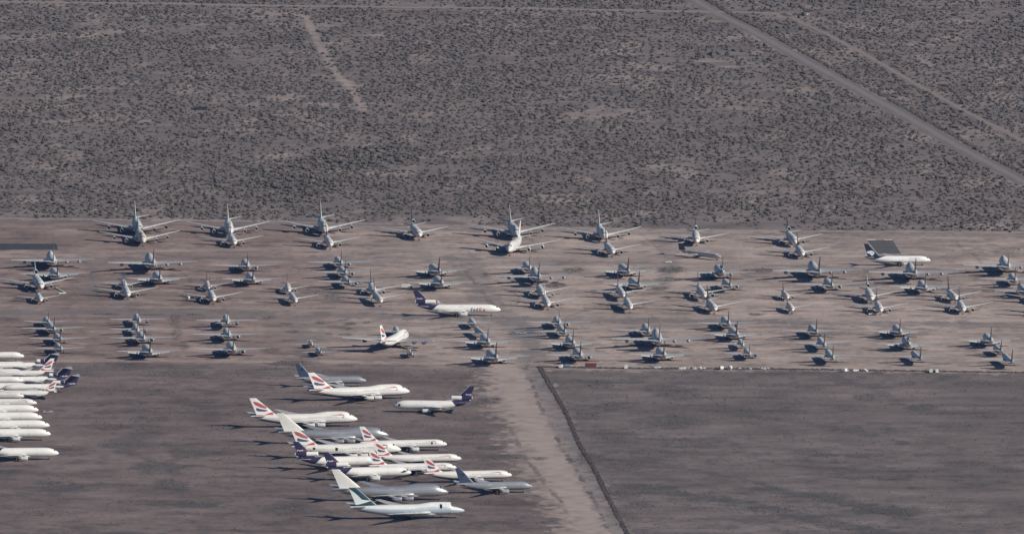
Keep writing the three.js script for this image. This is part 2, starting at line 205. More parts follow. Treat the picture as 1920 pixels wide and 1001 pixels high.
// ---------------------------------------------------------------- airliners: one builder, real dimensions in metres
// x runs from the nose back in the tables; in the built aircraft +x is forward, +z is the right wing, origin on the ground at the main gear
const TYPES = {
  jumbo:    { L: 68.6, r: 3.25, hc: 5.6, xg: 32, hump: 1, wing: { le: 18.0, semi: 32.0, cr: 17.5, kf: .36, kc: 10.2, ct: 3.9, tip: 46.5, dih: 7, y: -1.5, winglet: 0 }, eng: [[11.9, 22.4, 2.7, 6.4], [21, 30.2, 2.7, 6.4]], fin: { le: 51.4, cr: 13.2, h0: 7.6, h1: 19.4, tip: 65.4, ct: 4.2 }, tp: { le: 57.5, cr: 9.4, semi: 11, tip: 67.4, ct: 2.9, h: 7.8, dih: 7 }, gear: [6, 3.4] },
  widetwin: { L: 53.7, r: 2.52, hc: 4.6, xg: 25.5, wing: { le: 17.6, semi: 23.8, cr: 11.2, kf: .34, kc: 7.0, ct: 2.4, tip: 34.0, dih: 6, y: -1.1 }, eng: [[7.9, 18.6, 2.7, 5.6]], fin: { le: 42.4, cr: 8.8, h0: 6.4, h1: 15.85, tip: 51.2, ct: 3.0 }, tp: { le: 46.0, cr: 6.4, semi: 9.3, tip: 52.4, ct: 2.1, h: 5.9, dih: 7 }, gear: [6, 4.6] },
  shorttwin:{ L: 47.2, r: 2.52, hc: 4.6, xg: 22.5, wing: { le: 14.6, semi: 23.8, cr: 11.2, kf: .34, kc: 7.0, ct: 2.4, tip: 31.0, dih: 6, y: -1.1 }, eng: [[7.9, 15.6, 2.7, 5.6]], fin: { le: 36.0, cr: 8.8, h0: 6.4, h1: 15.85, tip: 44.8, ct: 3.0 }, tp: { le: 39.6, cr: 6.4, semi: 9.3, tip: 46.0, ct: 2.1, h: 5.9, dih: 7 }, gear: [6, 4.6] },
  stouttwin:{ L: 45.8, r: 2.82, hc: 4.7, xg: 22, wing: { le: 14.4, semi: 21.9, cr: 11.4, kf: .36, kc: 7.4, ct: 2.6, tip: 28.6, dih: 6, y: -1.3 }, eng: [[7.8, 15.2, 2.7, 5.4]], fin: { le: 34.2, cr: 8.6, h0: 7.0, h1: 15.9, tip: 42.2, ct: 3.5 }, tp: { le: 38.4, cr: 6.0, semi: 8.1, tip: 44.0, ct: 2.4, h: 6.0, dih: 6 }, gear: [6, 4.8] },
  trijet:   { L: 51.5, r: 3.01, hc: 5.2, xg: 28, tri: 1, wing: { le: 19.4, semi: 25.2, cr: 13.4, kf: .34, kc: 8.4, ct: 2.8, tip: 38.0, dih: 6, y: -1.4 }, eng: [[8.4, 20.6, 2.7, 6.4]], fin: { le: 44.2, cr: 8.0, h0: 11.2, h1: 17.9, tip: 51.4, ct: 3.6 }, teng: { x: 39.2, h: 10.1, d: 2.9, l: 14.5 }, tp: { le: 42.6, cr: 7.0, semi: 10.8, tip: 50.4, ct: 2.7, h: 6.6, dih: 8 }, gear: [6.5, 5.3] },
  longtrijet:{ L: 58.0, r: 3.01, hc: 5.2, xg: 31, tri: 1, wing: { le: 22.2, semi: 25.2, cr: 13.4, kf: .34, kc: 8.4, ct: 2.8, tip: 40.8, dih: 6, y: -1.4, winglet: 1 }, eng: [[8.4, 23.4, 2.7, 6.4]], fin: { le: 50.4, cr: 8.2, h0: 11.2, h1: 17.8, tip: 57.4, ct: 3.7 }, teng: { x: 45.4, h: 10.1, d: 2.9, l: 14.0 }, tp: { le: 49.0, cr: 6.8, semi: 9.2, tip: 55.4, ct: 2.7, h: 6.6, dih: 8 }, gear: [6.5, 5.3] },
  slimtwin: { L: 46.9, r: 1.95, hc: 4.3, xg: 23, wing: { le: 16.2, semi: 19, cr: 8.6, kf: .32, kc: 5.6, ct: 1.8, tip: 27.2, dih: 5, y: -.9 }, eng: [[6.5, 17.0, 2.6, 5.2]], fin: { le: 36.8, cr: 7.2, h0: 5.8, h1: 13.6, tip: 43.8, ct: 2.7 }, tp: { le: 39.8, cr: 5.2, semi: 7.6, tip: 45.2, ct: 1.7, h: 5.0, dih: 6 }, gear: [5.5, 3.6] },
  smalltwin:{ L: 32.2, r: 1.92, hc: 3.3, xg: 15.5, wing: { le: 11.2, semi: 14.4, cr: 7.2, kf: .34, kc: 4.4, ct: 1.7, tip: 18.4, dih: 6, y: -.9 }, eng: [[4.8, 11.0, 2.1, 4.4]], fin: { le: 24.0, cr: 6.0, h0: 4.8, h1: 11.1, tip: 29.8, ct: 2.0 }, tp: { le: 26.8, cr: 4.2, semi: 6.3, tip: 31.2, ct: 1.5, h: 4.4, dih: 7 }, gear: [4, 2.6] },
  rearjet:  { L: 43.0, r: 1.72, hc: 3.2, xg: 25, tt: 1, wing: { le: 19.6, semi: 16.4, cr: 7.4, kf: .3, kc: 4.8, ct: 1.5, tip: 28.0, dih: 3, y: -.9 }, reng: [2.7, 31.6, 1.7, 5.6], fin: { le: 35.4, cr: 7.4, h0: 4.0, h1: 9.2, tip: 39.4, ct: 4.6 }, tp: { le: 39.2, cr: 4.2, semi: 6.1, tip: 43.2, ct: 1.5, h: 9.2, dih: 0 }, gear: [4, 2.5] },
  tritail:  { L: 42.5, r: 1.98, hc: 3.6, xg: 22, tt: 1, wing: { le: 16.6, semi: 16.4, cr: 9.0, kf: .34, kc: 5.6, ct: 2.0, tip: 27.0, dih: 3, y: -1.0 }, reng: [2.9, 31.0, 1.6, 5.6], teng: { x: 31.6, h: 6.4, d: 2.1, l: 5.2 }, fin: { le: 33.6, cr: 9.6, h0: 4.6, h1: 10.4, tip: 40.0, ct: 5.6 }, tp: { le: 40.2, cr: 5.0, semi: 5.4, tip: 44.2, ct: 1.9, h: 10.4, dih: 0 }, gear: [4.5, 2.9] },
  regional: { L: 25.4, r: 1.35, hc: 2.4, xg: 14.5, tt: 1, wing: { le: 11.4, semi: 10.5, cr: 4.8, kf: .3, kc: 3.0, ct: 1.2, tip: 15.6, dih: 3, y: -.7 }, reng: [2.1, 18.2, 1.35, 3.6], fin: { le: 20.4, cr: 4.6, h0: 3.1, h1: 6.4, tip: 23.2, ct: 3.2 }, tp: { le: 23.0, cr: 2.7, semi: 3.2, tip: 25.2, ct: 1.3, h: 6.4, dih: 0 }, gear: [3, 1.7] },
};
// half-width, half-height below and above the centre, centre height at station s
function station(T, s) {
  const { L, r, hc } = T, nl = r * (T.hump ? 3.6 : 3.2), t0 = L * .64;
  let R = r, c = hc;
  if (s < nl) { const q = 1 - s / nl; R = r * Math.pow(Math.max(0, 1 - q * q), .62); c = hc - .3 * r * q * q; }
  if (s > t0) { const q = (s - t0) / (L - t0); R = r * (1 - .9 * Math.pow(q, 1.55)); c = hc + (r - R) * .74; }
  let up = R;
  if (T.hump) { const h = sstep(2.4, 7.2, s) * (1 - sstep(19, 30, s)); up = R * (1 + .36 * h); if (T.cut && s < T.cut) up = Math.min(up, R * .6); }
  return { R, up, c };
}
function skin(T, s, a, off = 0) { // a = 0 at the keel, pi/2 on the right side, pi on the crown
  const { R, up, c } = station(T, s), sy = -Math.cos(a), sz = Math.sin(a);
  const k = up / Math.max(R, .001), z = sz * R * (sy > 0 && k > 1 ? 1 - .22 * (k - 1) / .36 * Math.pow(sy, 1.5) : 1);
  return [T.xg - s, c + (sy > 0 ? up : R) * sy + off * sy, z + off * sz];
}
function grid(rows, cols, at, uvAt, flip) {
  const p = [], uv = [], ix = [];
  for (let i = 0; i < rows; i++) for (let j = 0; j < cols; j++) { p.push(...at(i, j)); uv.push(...uvAt(i, j)); }
  for (let i = 0; i < rows - 1; i++) for (let j = 0; j < cols - 1; j++) { const a = i * cols + j, b = a + 1, c = a + cols, d = c + 1; flip ? ix.push(a, b, c, b, d, c) : ix.push(a, c, b, b, c, d); }
  const g = new THREE.BufferGeometry();
  g.setAttribute('position', new THREE.Float32BufferAttribute(p, 3)); g.setAttribute('uv', new THREE.Float32BufferAttribute(uv, 2)); g.setIndex(ix); g.computeVertexNormals(); return g;
}
function fuselageGeo(T) {
  const ss = [0, .004, .012, .025, .045, .07, .1, .13, .17, .21, .26, .3, .34, .38, .42, .46, .52, .58, .64, .69, .74, .79, .84, .88, .92, .96, .985, 1].map(v => v * T.L);
  if (T.cut) { ss.push(T.cut - .02, T.cut + .02); ss.sort((a, b) => a - b); }
  const N = 22, g = grid(ss.length, N + 1, (i, j) => skin(T, i ? ss[i] : .001, j / N * Math.PI * 2), (i, j) => [ss[i] / T.L, j / N]);
  const nn = g.attributes.normal; // weld the seam
  for (let i = 0; i < ss.length; i++) { const a = i * (N + 1), b = a + N; const v = new THREE.Vector3().fromBufferAttribute(nn, a).add(new THREE.Vector3().fromBufferAttribute(nn, b)).normalize(); nn.setXYZ(a, v.x, v.y, v.z); nn.setXYZ(b, v.x, v.y, v.z); }
  const R = .1 * T.r, cap = new THREE.CircleGeometry(station(T, T.L).R, 12); cap.rotateY(-Math.PI / 2); cap.translate(T.xg - T.L, station(T, T.L).c, 0);
  // wing-to-body fairing under the belly
  const w = T.wing, f = new THREE.SphereGeometry(1, 14, 8); f.scale(w.cr * .72, T.r * .42, T.r * .95); f.translate(T.xg - w.le - w.cr * .5, T.hc - T.r * .78, 0);
  for (let i = 0; i < f.attributes.uv.count; i++) f.attributes.uv.setXY(i, .45, .03);
  return mergeGeometries([g, cap, f]);
}
function patch(T, s0, s1, a0, a1, off, n = 4, m = 4) { return grid(n + 1, m + 1, (i, j) => skin(T, s0 + (s1 - s0) * i / n, a0 + (a1 - a0) * j / m, off), (i, j) => [i / n, j / m]); }
// a lifting surface through sections { p: leading edge [x back from nose, y, z], c: chord, t: thickness }, thick along y or z
function blade(T, secs, axis) {
  const n = 7, prof = [0, .03, .12, .3, .55, .8, 1], th = [0, .55, .9, 1, .8, .4, .04], out = [];
  const xs = secs.flatMap(s => [s.p[0], s.p[0] + s.c]), x0 = Math.min(...xs), x1 = Math.max(...xs), dim = axis === 'z' ? 1 : 2;
  const hs = secs.map(s => s.p[dim]), h0 = hs[0], h1 = hs[hs.length - 1];
  for (const side of [1, -1]) out.push(grid(secs.length, n, (i, j) => { const s = secs[i], d = side * s.t * .5 * th[j]; return [T.xg - s.p[0] - s.c * prof[j], s.p[1] + (axis === 'y' ? d : 0), s.p[2] + (axis === 'z' ? d : 0)]; },
    (i, j) => { const u = (secs[i].p[0] + secs[i].c * prof[j] - x0) / (x1 - x0) * .5; return [side > 0 ? .5 + u : u, (secs[i].p[dim] - h0) / (h1 - h0)]; }, true));
  const s = secs[secs.length - 1], cap = grid(2, n, (i, j) => { const d = (i ? 1 : -1) * s.t * .5 * th[j]; return [T.xg - s.p[0] - s.c * prof[j], s.p[1] + (axis === 'y' ? d : 0), s.p[2] + (axis === 'z' ? d : 0)]; }, (i, j) => [(s.p[0] + s.c * prof[j] - x0) / (x1 - x0) * .5, 1]);
  out.push(cap); return mergeGeometries(out);
}
const wingAt = (T, f) => { const w = T.wing, tan = Math.tan(w.dih * Math.PI / 180), y = f * w.semi, le = w.le + (w.tip - w.le) * f, c = f < w.kf ? w.cr + (w.kc - w.cr) * f / w.kf : w.kc + (w.ct - w.kc) * (f - w.kf) / (1 - w.kf); return { le, c, h: T.hc + w.y * (T.r / 3) * 1.2 + y * tan, y }; };
function wingGeo(T, side) {
  const secs = [0, T.wing.kf, .68, 1].map(f => { const q = wingAt(T, f); return { p: [q.le, q.h, side * q.y], c: q.c, t: q.c * (.15 - .03 * f) }; });
  const parts = [blade(T, secs, 'y')];
  const q = wingAt(T, 1);
  if (T.wing.winglet) parts.push(blade(T, [{ p: [q.le + .6, q.h - .1, side * q.y], c: q.c * .8, t: .22 }, { p: [q.le + 2.6, q.h + 2.0, side * (q.y + .5)], c: q.c * .35, t: .1 }], 'z'));
  return mergeGeometries(parts);
}
function flapGeo(T, side, f0, f1, droop) { // a panel hanging from the trailing edge
  const g = []; const A = [f0, f1].map(f => { const q = wingAt(T, f), c = q.c * .24, x = q.le + q.c * .93; return { a: [x, q.h - .06, side * q.y], b: [x + c * Math.cos(droop), q.h - .1 - c * Math.sin(droop), side * q.y], t: q.c * .03 }; });
  const P = (p, dy) => [T.xg - p[0], p[1] + dy, p[2]], v = [];
  for (const k of A) v.push(P(k.a, k.t), P(k.b, .03), P(k.a, -k.t), P(k.b, -.03));
  const f = [[0, 1, 5, 4], [2, 6, 7, 3], [0, 4, 6, 2], [1, 3, 7, 5], [0, 2, 3, 1], [4, 5, 7, 6]], pos = [], uv = [];
  for (const q of f) for (const i of [0, 1, 2, 0, 2, 3]) { pos.push(...v[q[i]]); uv.push(.3, .3); }
  const b = new THREE.BufferGeometry(); b.setAttribute('position', new THREE.Float32BufferAttribute(pos, 3)); b.setAttribute('uv', new THREE.Float32BufferAttribute(uv, 2)); b.computeVertexNormals(); return b;
}
function lathe(pts, seg = 18) { // profile [radius, x back]; axis along -x
  const g = new THREE.LatheGeometry(pts.map(([r, x]) => new THREE.Vector2(r, -x)), seg); g.rotateZ(-Math.PI / 2); return g; // +y -> +x
}
const nacelle = (d, l) => lathe([[.40 * d, .16 * l], [.41 * d, .05 * l], [.44 * d, 0], [.475 * d, .03 * l], [.5 * d, .16 * l], [.5 * d, .34 * l], [.44 * d, .58 * l], [.36 * d, .74 * l], [.33 * d, .745 * l], [.25 * d, .75 * l], [.2 * d, .86 * l], [.08 * d, .9 * l], [.01 * d, l]]);
const fanGeo = (d, l) => { const a = lathe([[.41 * d, .12 * l], [.14 * d, .125 * l], [.1 * d, .07 * l], [.005, .03 * l]], 14); return a; };
function pylonGeo(T, e, side) {
  const [y, x, d, l] = e, q = wingAt(T, y / T.wing.semi), top = q.h - .1, ec = engineH(T, e), bot = ec + d * .42;
  return blade(T, [{ p: [x + l * .22, bot - .3, side * y], c: l * .62, t: .5 }, { p: [q.le + .3, top + .05, side * y], c: q.c * .55, t: .45 }], 'z');
}
const engineH = (T, e) => Math.max(e[2] * .5 + .45, wingAt(T, e[0] / T.wing.semi).h - e[2] * .5 - .85);
function strut(x0, y0, z0, y1, r) { const g = new THREE.CylinderGeometry(r, r, y0 - y1, 6); g.translate(x0, (y0 + y1) / 2, z0); return g; }
function wheelsGeo(list, R, w) { return list.map(([x, z]) => { const g = new THREE.CylinderGeometry(R, R, w, 12); g.rotateX(Math.PI / 2); g.translate(x, R, z); return g; }); }

// ---------------------------------------------------------------- paint: canvases for fins and fuselages
function canvas(w, h, draw) { const c = document.createElement('canvas'); c.width = w; c.height = h; draw(c.getContext('2d'), w, h); const t = new THREE.CanvasTexture(c); t.colorSpace = THREE.SRGBColorSpace; t.anisotropy = 8; t.wrapS = t.wrapT = THREE.ClampToEdgeWrapping; return t; }
function grime(x, w, h, n, alpha, seedv) { // dust and stains on old paint
  for (let i = 0; i < n; i++) { const a = rnd() * alpha; x.fillStyle = rnd() < .6 ? `rgba(120,108,96,${a})` : `rgba(255,255,255,${a})`; x.fillRect(rnd() * w, rnd() * h, rr(.004, .06) * w, rr(.01, .08) * h); }
}
// right side: lower half of the canvas, mirrored; left side: upper half, upside down
function sides(x, w, h, f) {
  x.save(); x.translate(w, h); x.scale(-1, 1); x.translate(0, -h / 2); f(x, w, h / 2, true); x.restore();
  x.save(); x.translate(0, h / 2); x.scale(1, -1); f(x, w, h / 2, false); x.restore();
}
// inside f: x in [0,w] runs tail..nose on the right side (nose at w) and nose..tail on the left (nose at 0); y in [0,h2] from crown to keel
function fuselageTex(base, o = {}) {
  return canvas(1024, 256, (x, w, h) => {
    x.fillStyle = base; x.fillRect(0, 0, w, h);
    sides(x, w, h, (g, w2, h2, right) => {
      const X = s => right ? w2 * (1 - s) : w2 * s; // s: fraction from nose
      const bar = (s0, s1, y0, y1, col) => { g.fillStyle = col; g.fillRect(Math.min(X(s0), X(s1)), y0 * h2, Math.abs(X(s1) - X(s0)), (y1 - y0) * h2); };
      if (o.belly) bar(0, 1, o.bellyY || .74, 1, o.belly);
      if (o.rear) { g.fillStyle = o.rear; g.beginPath(); g.moveTo(X(o.rearS[0]), 0); g.lineTo(X(o.rearS[1]), h2); g.lineTo(X(1), h2); g.lineTo(X(1), 0); g.fill(); }
      if (o.stripe) bar(.02, .96, .44, .5, o.stripe);
      if (o.windows) for (let s = .1; s < .86; s += .0125) bar(s, s + .005, .435, .475, o.windows);
      if (o.text) for (const [str, s0, s1, y0, y1, col, font] of o.text) { g.fillStyle = col; g.font = font; g.textBaseline = 'alphabetic'; const mw = g.measureText(str).width, L = Math.min(X(s0), X(s1)), tw = Math.abs(X(s1) - X(s0)); g.save(); g.translate(L, y1 * h2); g.scale(tw / mw, (y1 - y0) * h2 / 28); g.fillText(str, 0, 0); g.restore(); }
      if (o.extra) o.extra(g, X, h2, bar);
    });
    grime(x, w, h, o.dirt || 260, o.dirtA || .1);
  });
}
// fin canvas: left half = left side, right half = right side; in each, u = 0 leading edge (forward). up = up
function finTex(base, f) { return canvas(256, 128, (x, w, h) => { x.fillStyle = base; x.fillRect(0, 0, w, h); if (f) for (const k of [0, 1]) { x.save(); x.translate(k * w / 2, 0); x.beginPath(); x.rect(0, 0, w / 2, h); x.clip(); f(x, w / 2, h, k === 1); x.restore(); } grime(x, w, h, 40, .1); }); }
const poly = (x, col, pts, w, h) => { x.fillStyle = col; x.beginPath(); pts.forEach(([a, b], i) => i ? x.lineTo(a * w, b * h) : x.moveTo(a * w, b * h)); x.fill(); };
// flowing flag of red, white and navy ribbons
const flagFin = finTex('#e6e3de', (x, w, h) => {
  poly(x, '#b0585c', [[.9, .2], [.8, .2], [.68, .28], [.45, .5], [.48, .59], [.66, .51], [.82, .38]], w, h);
  poly(x, '#4a5570', [[.78, .53], [.64, .6], [.42, .67], [.5, .74], [.72, .73], [.8, .65]], w, h);
  poly(x, '#b0585c', [[.95, 1], [.9, .94], [.74, .9], [.52, .91], [.26, .74], [.2, .84], [.34, 1]], w, h);
});
const parcelFin = finTex('#2c2748', (x, w, h, right) => {
  const put = (str, col, dx) => { x.fillStyle = col; x.font = 'bold 26px sans-serif'; x.save(); x.translate(w * .62, h * .9); x.scale(right ? -1 : 1, 1); x.fillText(str, dx, 0); x.restore(); };
  put('Fed', '#e6e6ea', right ? -18 : -22); put('Ex', '#c8552a', right ? 26 : 22);
});
const navyFin = finTex('#252f4a', (x, w, h) => { poly(x, '#1b2238', [[.5, .34], [.66, .26], [.74, .4], [.6, .5]], w, h); });
const greyBlueFin = finTex('#3a465c', (x, w, h) => { x.fillStyle = '#232d44'; x.beginPath(); x.arc(w * .64, h * .42, h * .1, 0, 7); x.fill(); });
// navy fin with a white feathered head in profile
const headFin = finTex('#1e2840', (x, w, h) => {
  x.fillStyle = '#dfe3e4'; x.beginPath(); x.ellipse(w * .6, h * .7, w * .17, h * .13, 0, 0, 7); x.fill();
  poly(x, '#dfe3e4', [[.44, .62], [.58, .52], [.8, .56], [.86, .7], [.7, .72]], w, h); poly(x, '#dfe3e4', [[.46, .74], [.62, .78], [.6, .92], [.5, .88]], w, h);
  poly(x, '#1e2840', [[.5, .68], [.58, .66], [.57, .71]], w, h); poly(x, '#1e2840', [[.66, .74], [.8, .76], [.7, .82]], w, h);
});
// white brush-stroke wing on dark teal
const brushFin = finTex('#22434c', (x, w, h) => {
  x.fillStyle = '#dfe2e0'; x.beginPath(); x.moveTo(w * .98, h * .06); x.quadraticCurveTo(w * .74, h * .34, w * .62, h * .6); x.quadraticCurveTo(w * .46, h * .66, w * .34, h * .66); x.quadraticCurveTo(w * .6, h * .86, w * .99, h * .92); x.fill();
});
const plainFins = { w: finTex('#d9d6d0'), s: finTex('#c6c7c8'), n: finTex('#2a3348'), p: finTex('#352c4c', (x, w, h) => { x.fillStyle = '#6d3038'; x.fillRect(0, 0, w, h * .16); }), r: finTex('#7c3a3c', (x, w, h) => { x.fillStyle = '#b9b3ae'; x.fillRect(0, h * .7, w, h * .3); }), b: finTex('#6c4f49', (x, w, h) => { x.fillStyle = '#a29c98'; x.fillRect(0, h * .66, w, h * .34); }), d: finTex('#33363f'), g: finTex('#7f8590', (x, w, h) => { x.fillStyle = '#4f5666'; x.fillRect(0, 0, w, h * .5); }) };

const paint = (tex, rough = .42, metal = 0, col) => new THREE.MeshPhysicalMaterial({ map: tex, roughness: rough, metalness: metal, clearcoat: .25, clearcoatRoughness: .4, side: THREE.DoubleSide, ...(col ? { color: col } : {}) });
const flat = (r, g, b, rough = .55, metal = 0) => new THREE.MeshStandardMaterial({ color: C(r, g, b), roughness: rough, metalness: metal, side: THREE.DoubleSide });
const ribbon = (g, X, h2, bar) => { // red ribbon curling into navy by the nose
  g.fillStyle = '#9c3b44'; g.beginPath(); g.moveTo(X(.27), .32 * h2); g.lineTo(X(.15), .28 * h2); g.lineTo(X(.15), .34 * h2); g.closePath(); g.fill();
  g.strokeStyle = '#2c3652'; g.lineWidth = 5; g.beginPath(); g.moveTo(X(.15), .31 * h2); g.quadraticCurveTo(X(.115), .34 * h2, X(.15), .47 * h2); g.stroke();
};
const BAtext = ['BRITISH AIRWAYS', .2, .46, .36, .43, 'rgba(70,80,105,.75)', '28px sans-serif'];
const bodies = {
  white: paint(fuselageTex('#d3d0ca', { windows: 'rgba(70,74,84,.75)', dirtA: .16 })),
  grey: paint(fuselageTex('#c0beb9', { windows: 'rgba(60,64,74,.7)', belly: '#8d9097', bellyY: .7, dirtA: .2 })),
  cream: paint(fuselageTex('#cbc4b6', { windows: 'rgba(70,70,76,.7)', dirtA: .18 })),
  plainwhite: paint(fuselageTex('#e4e2dd', { dirtA: .1 })),
  silver: paint(fuselageTex('#b3b4b5', { windows: 'rgba(80,84,92,.5)', dirtA: .12 }), .3, .6),
  slate: paint(fuselageTex('#868a90', { belly: '#30354a', bellyY: .76, windows: 'rgba(40,44,56,.5)', dirtA: .14 })),
  flag: paint(fuselageTex('#dcd9d3', { belly: '#262f4c', bellyY: .75, windows: 'rgba(80,84,96,.5)', text: [BAtext], extra: ribbon, dirtA: .08 })),
  parcel: paint(fuselageTex('#e6e3de', { rear: '#2c2748', rearS: [.74, .86], text: [['Fed', .268, .365, .4, .69, '#2b2450', 'bold 36px sans-serif'], ['Ex', .18, .266, .4, .69, '#c2492c', 'bold 36px sans-serif']], dirtA: .1 })),
  parcelL: paint(fuselageTex('#e8e5e0', { rear: '#3a3358', rearS: [.76, .86], dirtA: .1 })),
  parcelplain: paint(fuselageTex('#e6e3de', { rear: '#2c2748', rearS: [.7, .84], dirtA: .1 })),
  head: paint(fuselageTex('#e8e7e4', { rear: '#1e2840', rearS: [.66, .98], belly: '#8e949e', bellyY: .8, text: [['AEROMEXICO', .16, .33, .33, .42, 'rgba(84,92,116,.7)', 'bold 28px sans-serif']], dirtA: .07 })),
  brush: paint(fuselageTex('#d9dcda', { belly: '#aeb9c0', bellyY: .42, text: [['CATHAY PACIFIC CARGO', .16, .44, .34, .41, 'rgba(110,126,128,.8)', 'bold 28px sans-serif']], dirtA: .12 })),
};
const bandTex = canvas(32, 128, (x, w, h) => { x.fillStyle = '#e2dfda'; x.fillRect(0, 0, w, h); x.fillStyle = '#2c2748'; x.fillRect(0, h * .3, w, h * .22); x.fillStyle = '#55534f'; x.fillRect(0, 0, w, h * .2); grime(x, w, h, 20, .1); });
const tailBand = paint(bandTex);
const fins = { flag: paint(flagFin), parcel: paint(parcelFin), navy: paint(navyFin), slate: paint(greyBlueFin), head: paint(headFin), brush: paint(brushFin) };
for (const k in plainFins) fins[k] = paint(plainFins[k]);
const wingTex = canvas(256, 256, (x, w, h) => { x.fillStyle = '#c3c2be'; x.fillRect(0, 0, w, h); for (let i = 0; i < 14; i++) { x.fillStyle = `rgba(60,64,72,${rr(.1, .35)})`; x.fillRect(0, rnd() * h, w, 1.5); } x.fillStyle = 'rgba(230,230,230,.5)'; x.fillRect(0, 0, w * .035, h); x.fillRect(w * .5, 0, w * .035, h); grime(x, w, h, 160, .22); });
const MW = { wing: paint(wingTex, .38, .1), wingSilver: paint(wingTex, .34, .5, C(1.1, 1.1, 1.1)), flap: flat(.5, .5, .5, .5), dark: flat(.02, .021, .024, .6), glass: flat(.015, .017, .02, .18), tyre: flat(.025, .025, .026, .85), metal: flat(.35, .35, .36, .45, .6), nacWhite: flat(.62, .62, .6, .4), nacGrey: flat(.33, .34, .36, .4), nacBlue: flat(.05, .06, .12, .4), nacSilver: flat(.5, .51, .53, .34, .6), hollow: flat(.012, .012, .014, .9), edge: flat(.68, .68, .66, .35) };

const protoCache = new Map();
function airliner(type, body, fin, nac, cut) {
  const key = [type, body, fin, nac, cut].join('|'); if (protoCache.has(key)) return protoCache.get(key);
  const T = cut ? { ...TYPES[type], cut } : TYPES[type], gk = type + '|' + (cut || 0);
  const G = (airliner.geo ||= new Map()).get(gk) || (() => {
    const g = { fus: fuselageGeo(T), wing: [wingGeo(T, 1), wingGeo(T, -1)], tp: [], flaps: [[flapGeo(T, 1, .12, .34, .5), flapGeo(T, 1, .38, .66, .42)], [flapGeo(T, -1, .12, .34, .5), flapGeo(T, -1, .38, .66, .42)]] };
    const t = T.tp, tn = Math.tan(t.dih * Math.PI / 180);
    for (const sd of [1, -1]) g.tp.push(blade(T, [{ p: [t.le, t.h, 0], c: t.cr, t: t.cr * .1 }, { p: [(t.le + t.tip) / 2, t.h + t.semi * .5 * tn, sd * t.semi * .5], c: (t.cr + t.ct) / 2, t: (t.cr + t.ct) * .045 }, { p: [t.tip, t.h + t.semi * tn, sd * t.semi], c: t.ct, t: t.ct * .08 }], 'y'));
    const f = T.fin, m = q => f.le + (f.tip - f.le) * q;
    g.fin = blade(T, [{ p: [f.le - (T.tri ? 0 : f.cr * .18), f.h0, 0], c: f.cr * (T.tri ? 1 : 1.18), t: f.cr * .075 }, { p: [m(.12), f.h0 + (f.h1 - f.h0) * .12, 0], c: f.cr + (f.ct - f.cr) * .12, t: f.cr * .07 }, { p: [m(.55), f.h0 + (f.h1 - f.h0) * .55, 0], c: f.cr + (f.ct - f.cr) * .55, t: f.cr * .05 }, { p: [f.tip, f.h1, 0], c: f.ct, t: f.ct * .07 }], 'z');
    g.edge = blade(T, [{ p: [m(.1) - .14, f.h0 + (f.h1 - f.h0) * .1, 0], c: f.cr * .06, t: f.cr * .06 }, { p: [f.tip - .14, f.h1 + .02, 0], c: f.ct * .09, t: f.ct * .1 }], 'z');
    g.cock = patch(T, T.r * .78, T.r * 1.02, Math.PI - .92, Math.PI + .92, .035, 3, 12);
    if (T.hump) g.cock = patch(T, 4.5, 5.3, Math.PI - .8, Math.PI + .8, .05, 3, 12);
    const R = T.r > 2.3 ? .62 : .48, n = T.gear[0], tk = T.gear[1] ;
    g.ng = strut(T.xg - n, station(T, n).c - station(T, n).R + .4, 0, R, .14); g.nw = wheelsGeo([[T.xg - n, .42], [T.xg - n, -.42]], R * .9, .34);
    g.mg = []; g.mw = [];
    for (const sd of [1, -1]) { const bog = T.r > 2.3 ? [-.8, .8] : [0], ys = tk < 3 ? [.3, -.3] : [.55, -.55]; g.mg.push(strut(0, wingAt(T, tk / T.wing.semi).h, sd * tk, R, .2)); const l = []; for (const b of bog) for (const q of ys) l.push([b, sd * tk + q]); if (T.hump) for (const b of [-3.6, -2.2]) for (const q of ys) l.push([b, sd * 1.9 + q]); g.mw.push(wheelsGeo(l, R, .42)); }
    g.eng = (T.eng || []).map(e => ({ nac: nacelle(e[2], e[3]), fan: fanGeo(e[2], e[3]) }));
    if (T.reng) { const [y, x, d, l] = T.reng; g.rear = { nac: nacelle(d, l), fan: fanGeo(d, l) }; }
    if (T.teng) { const e = T.teng; g.teng = lathe([[.40 * e.d, .6], [.45 * e.d, 0], [.5 * e.d, .5], [.5 * e.d, e.l * .4], [.46 * e.d, e.l * .7], [.34 * e.d, e.l], [.28 * e.d, e.l - .02], [.05 * e.d, e.l - .8]]); g.tfan = lathe([[.41 * e.d, .9], [.005, .9]], 14);
      const h0 = station(T, e.x + 4).c + station(T, e.x + 4).R * .6; g.tpyl = blade(T, [{ p: [e.x + (T.tri ? 3.2 : 1.2), h0 - .3, 0], c: e.l * .66, t: 1.0 }, { p: [e.x + (T.tri ? 2.4 : .8), e.h, 0], c: e.l * .66, t: 1.1 }], 'z'); }
    if (cut) { const st = station(T, cut + .03); const sh = new THREE.CylinderGeometry(st.R * .8, st.R * .8, .05, 20); sh.rotateZ(Math.PI / 2); sh.scale(1, st.up / st.R / .8 * .62, 1); sh.translate(T.xg - cut + .02, st.c + st.R * .62, 0); g.cutFace = sh; }
    airliner.geo.set(gk, g); return g;
  })();
  const o = new THREE.Group(), bm = bodies[body], fm = fins[fin] || fins.w, nm = MW[nac] || MW.nacWhite, wm = body === 'silver' ? MW.wingSilver : MW.wing;
  mesh('fuselage', G.fus, bm, o);
  if (!cut) mesh('cockpit_window', G.cock, MW.glass, o);
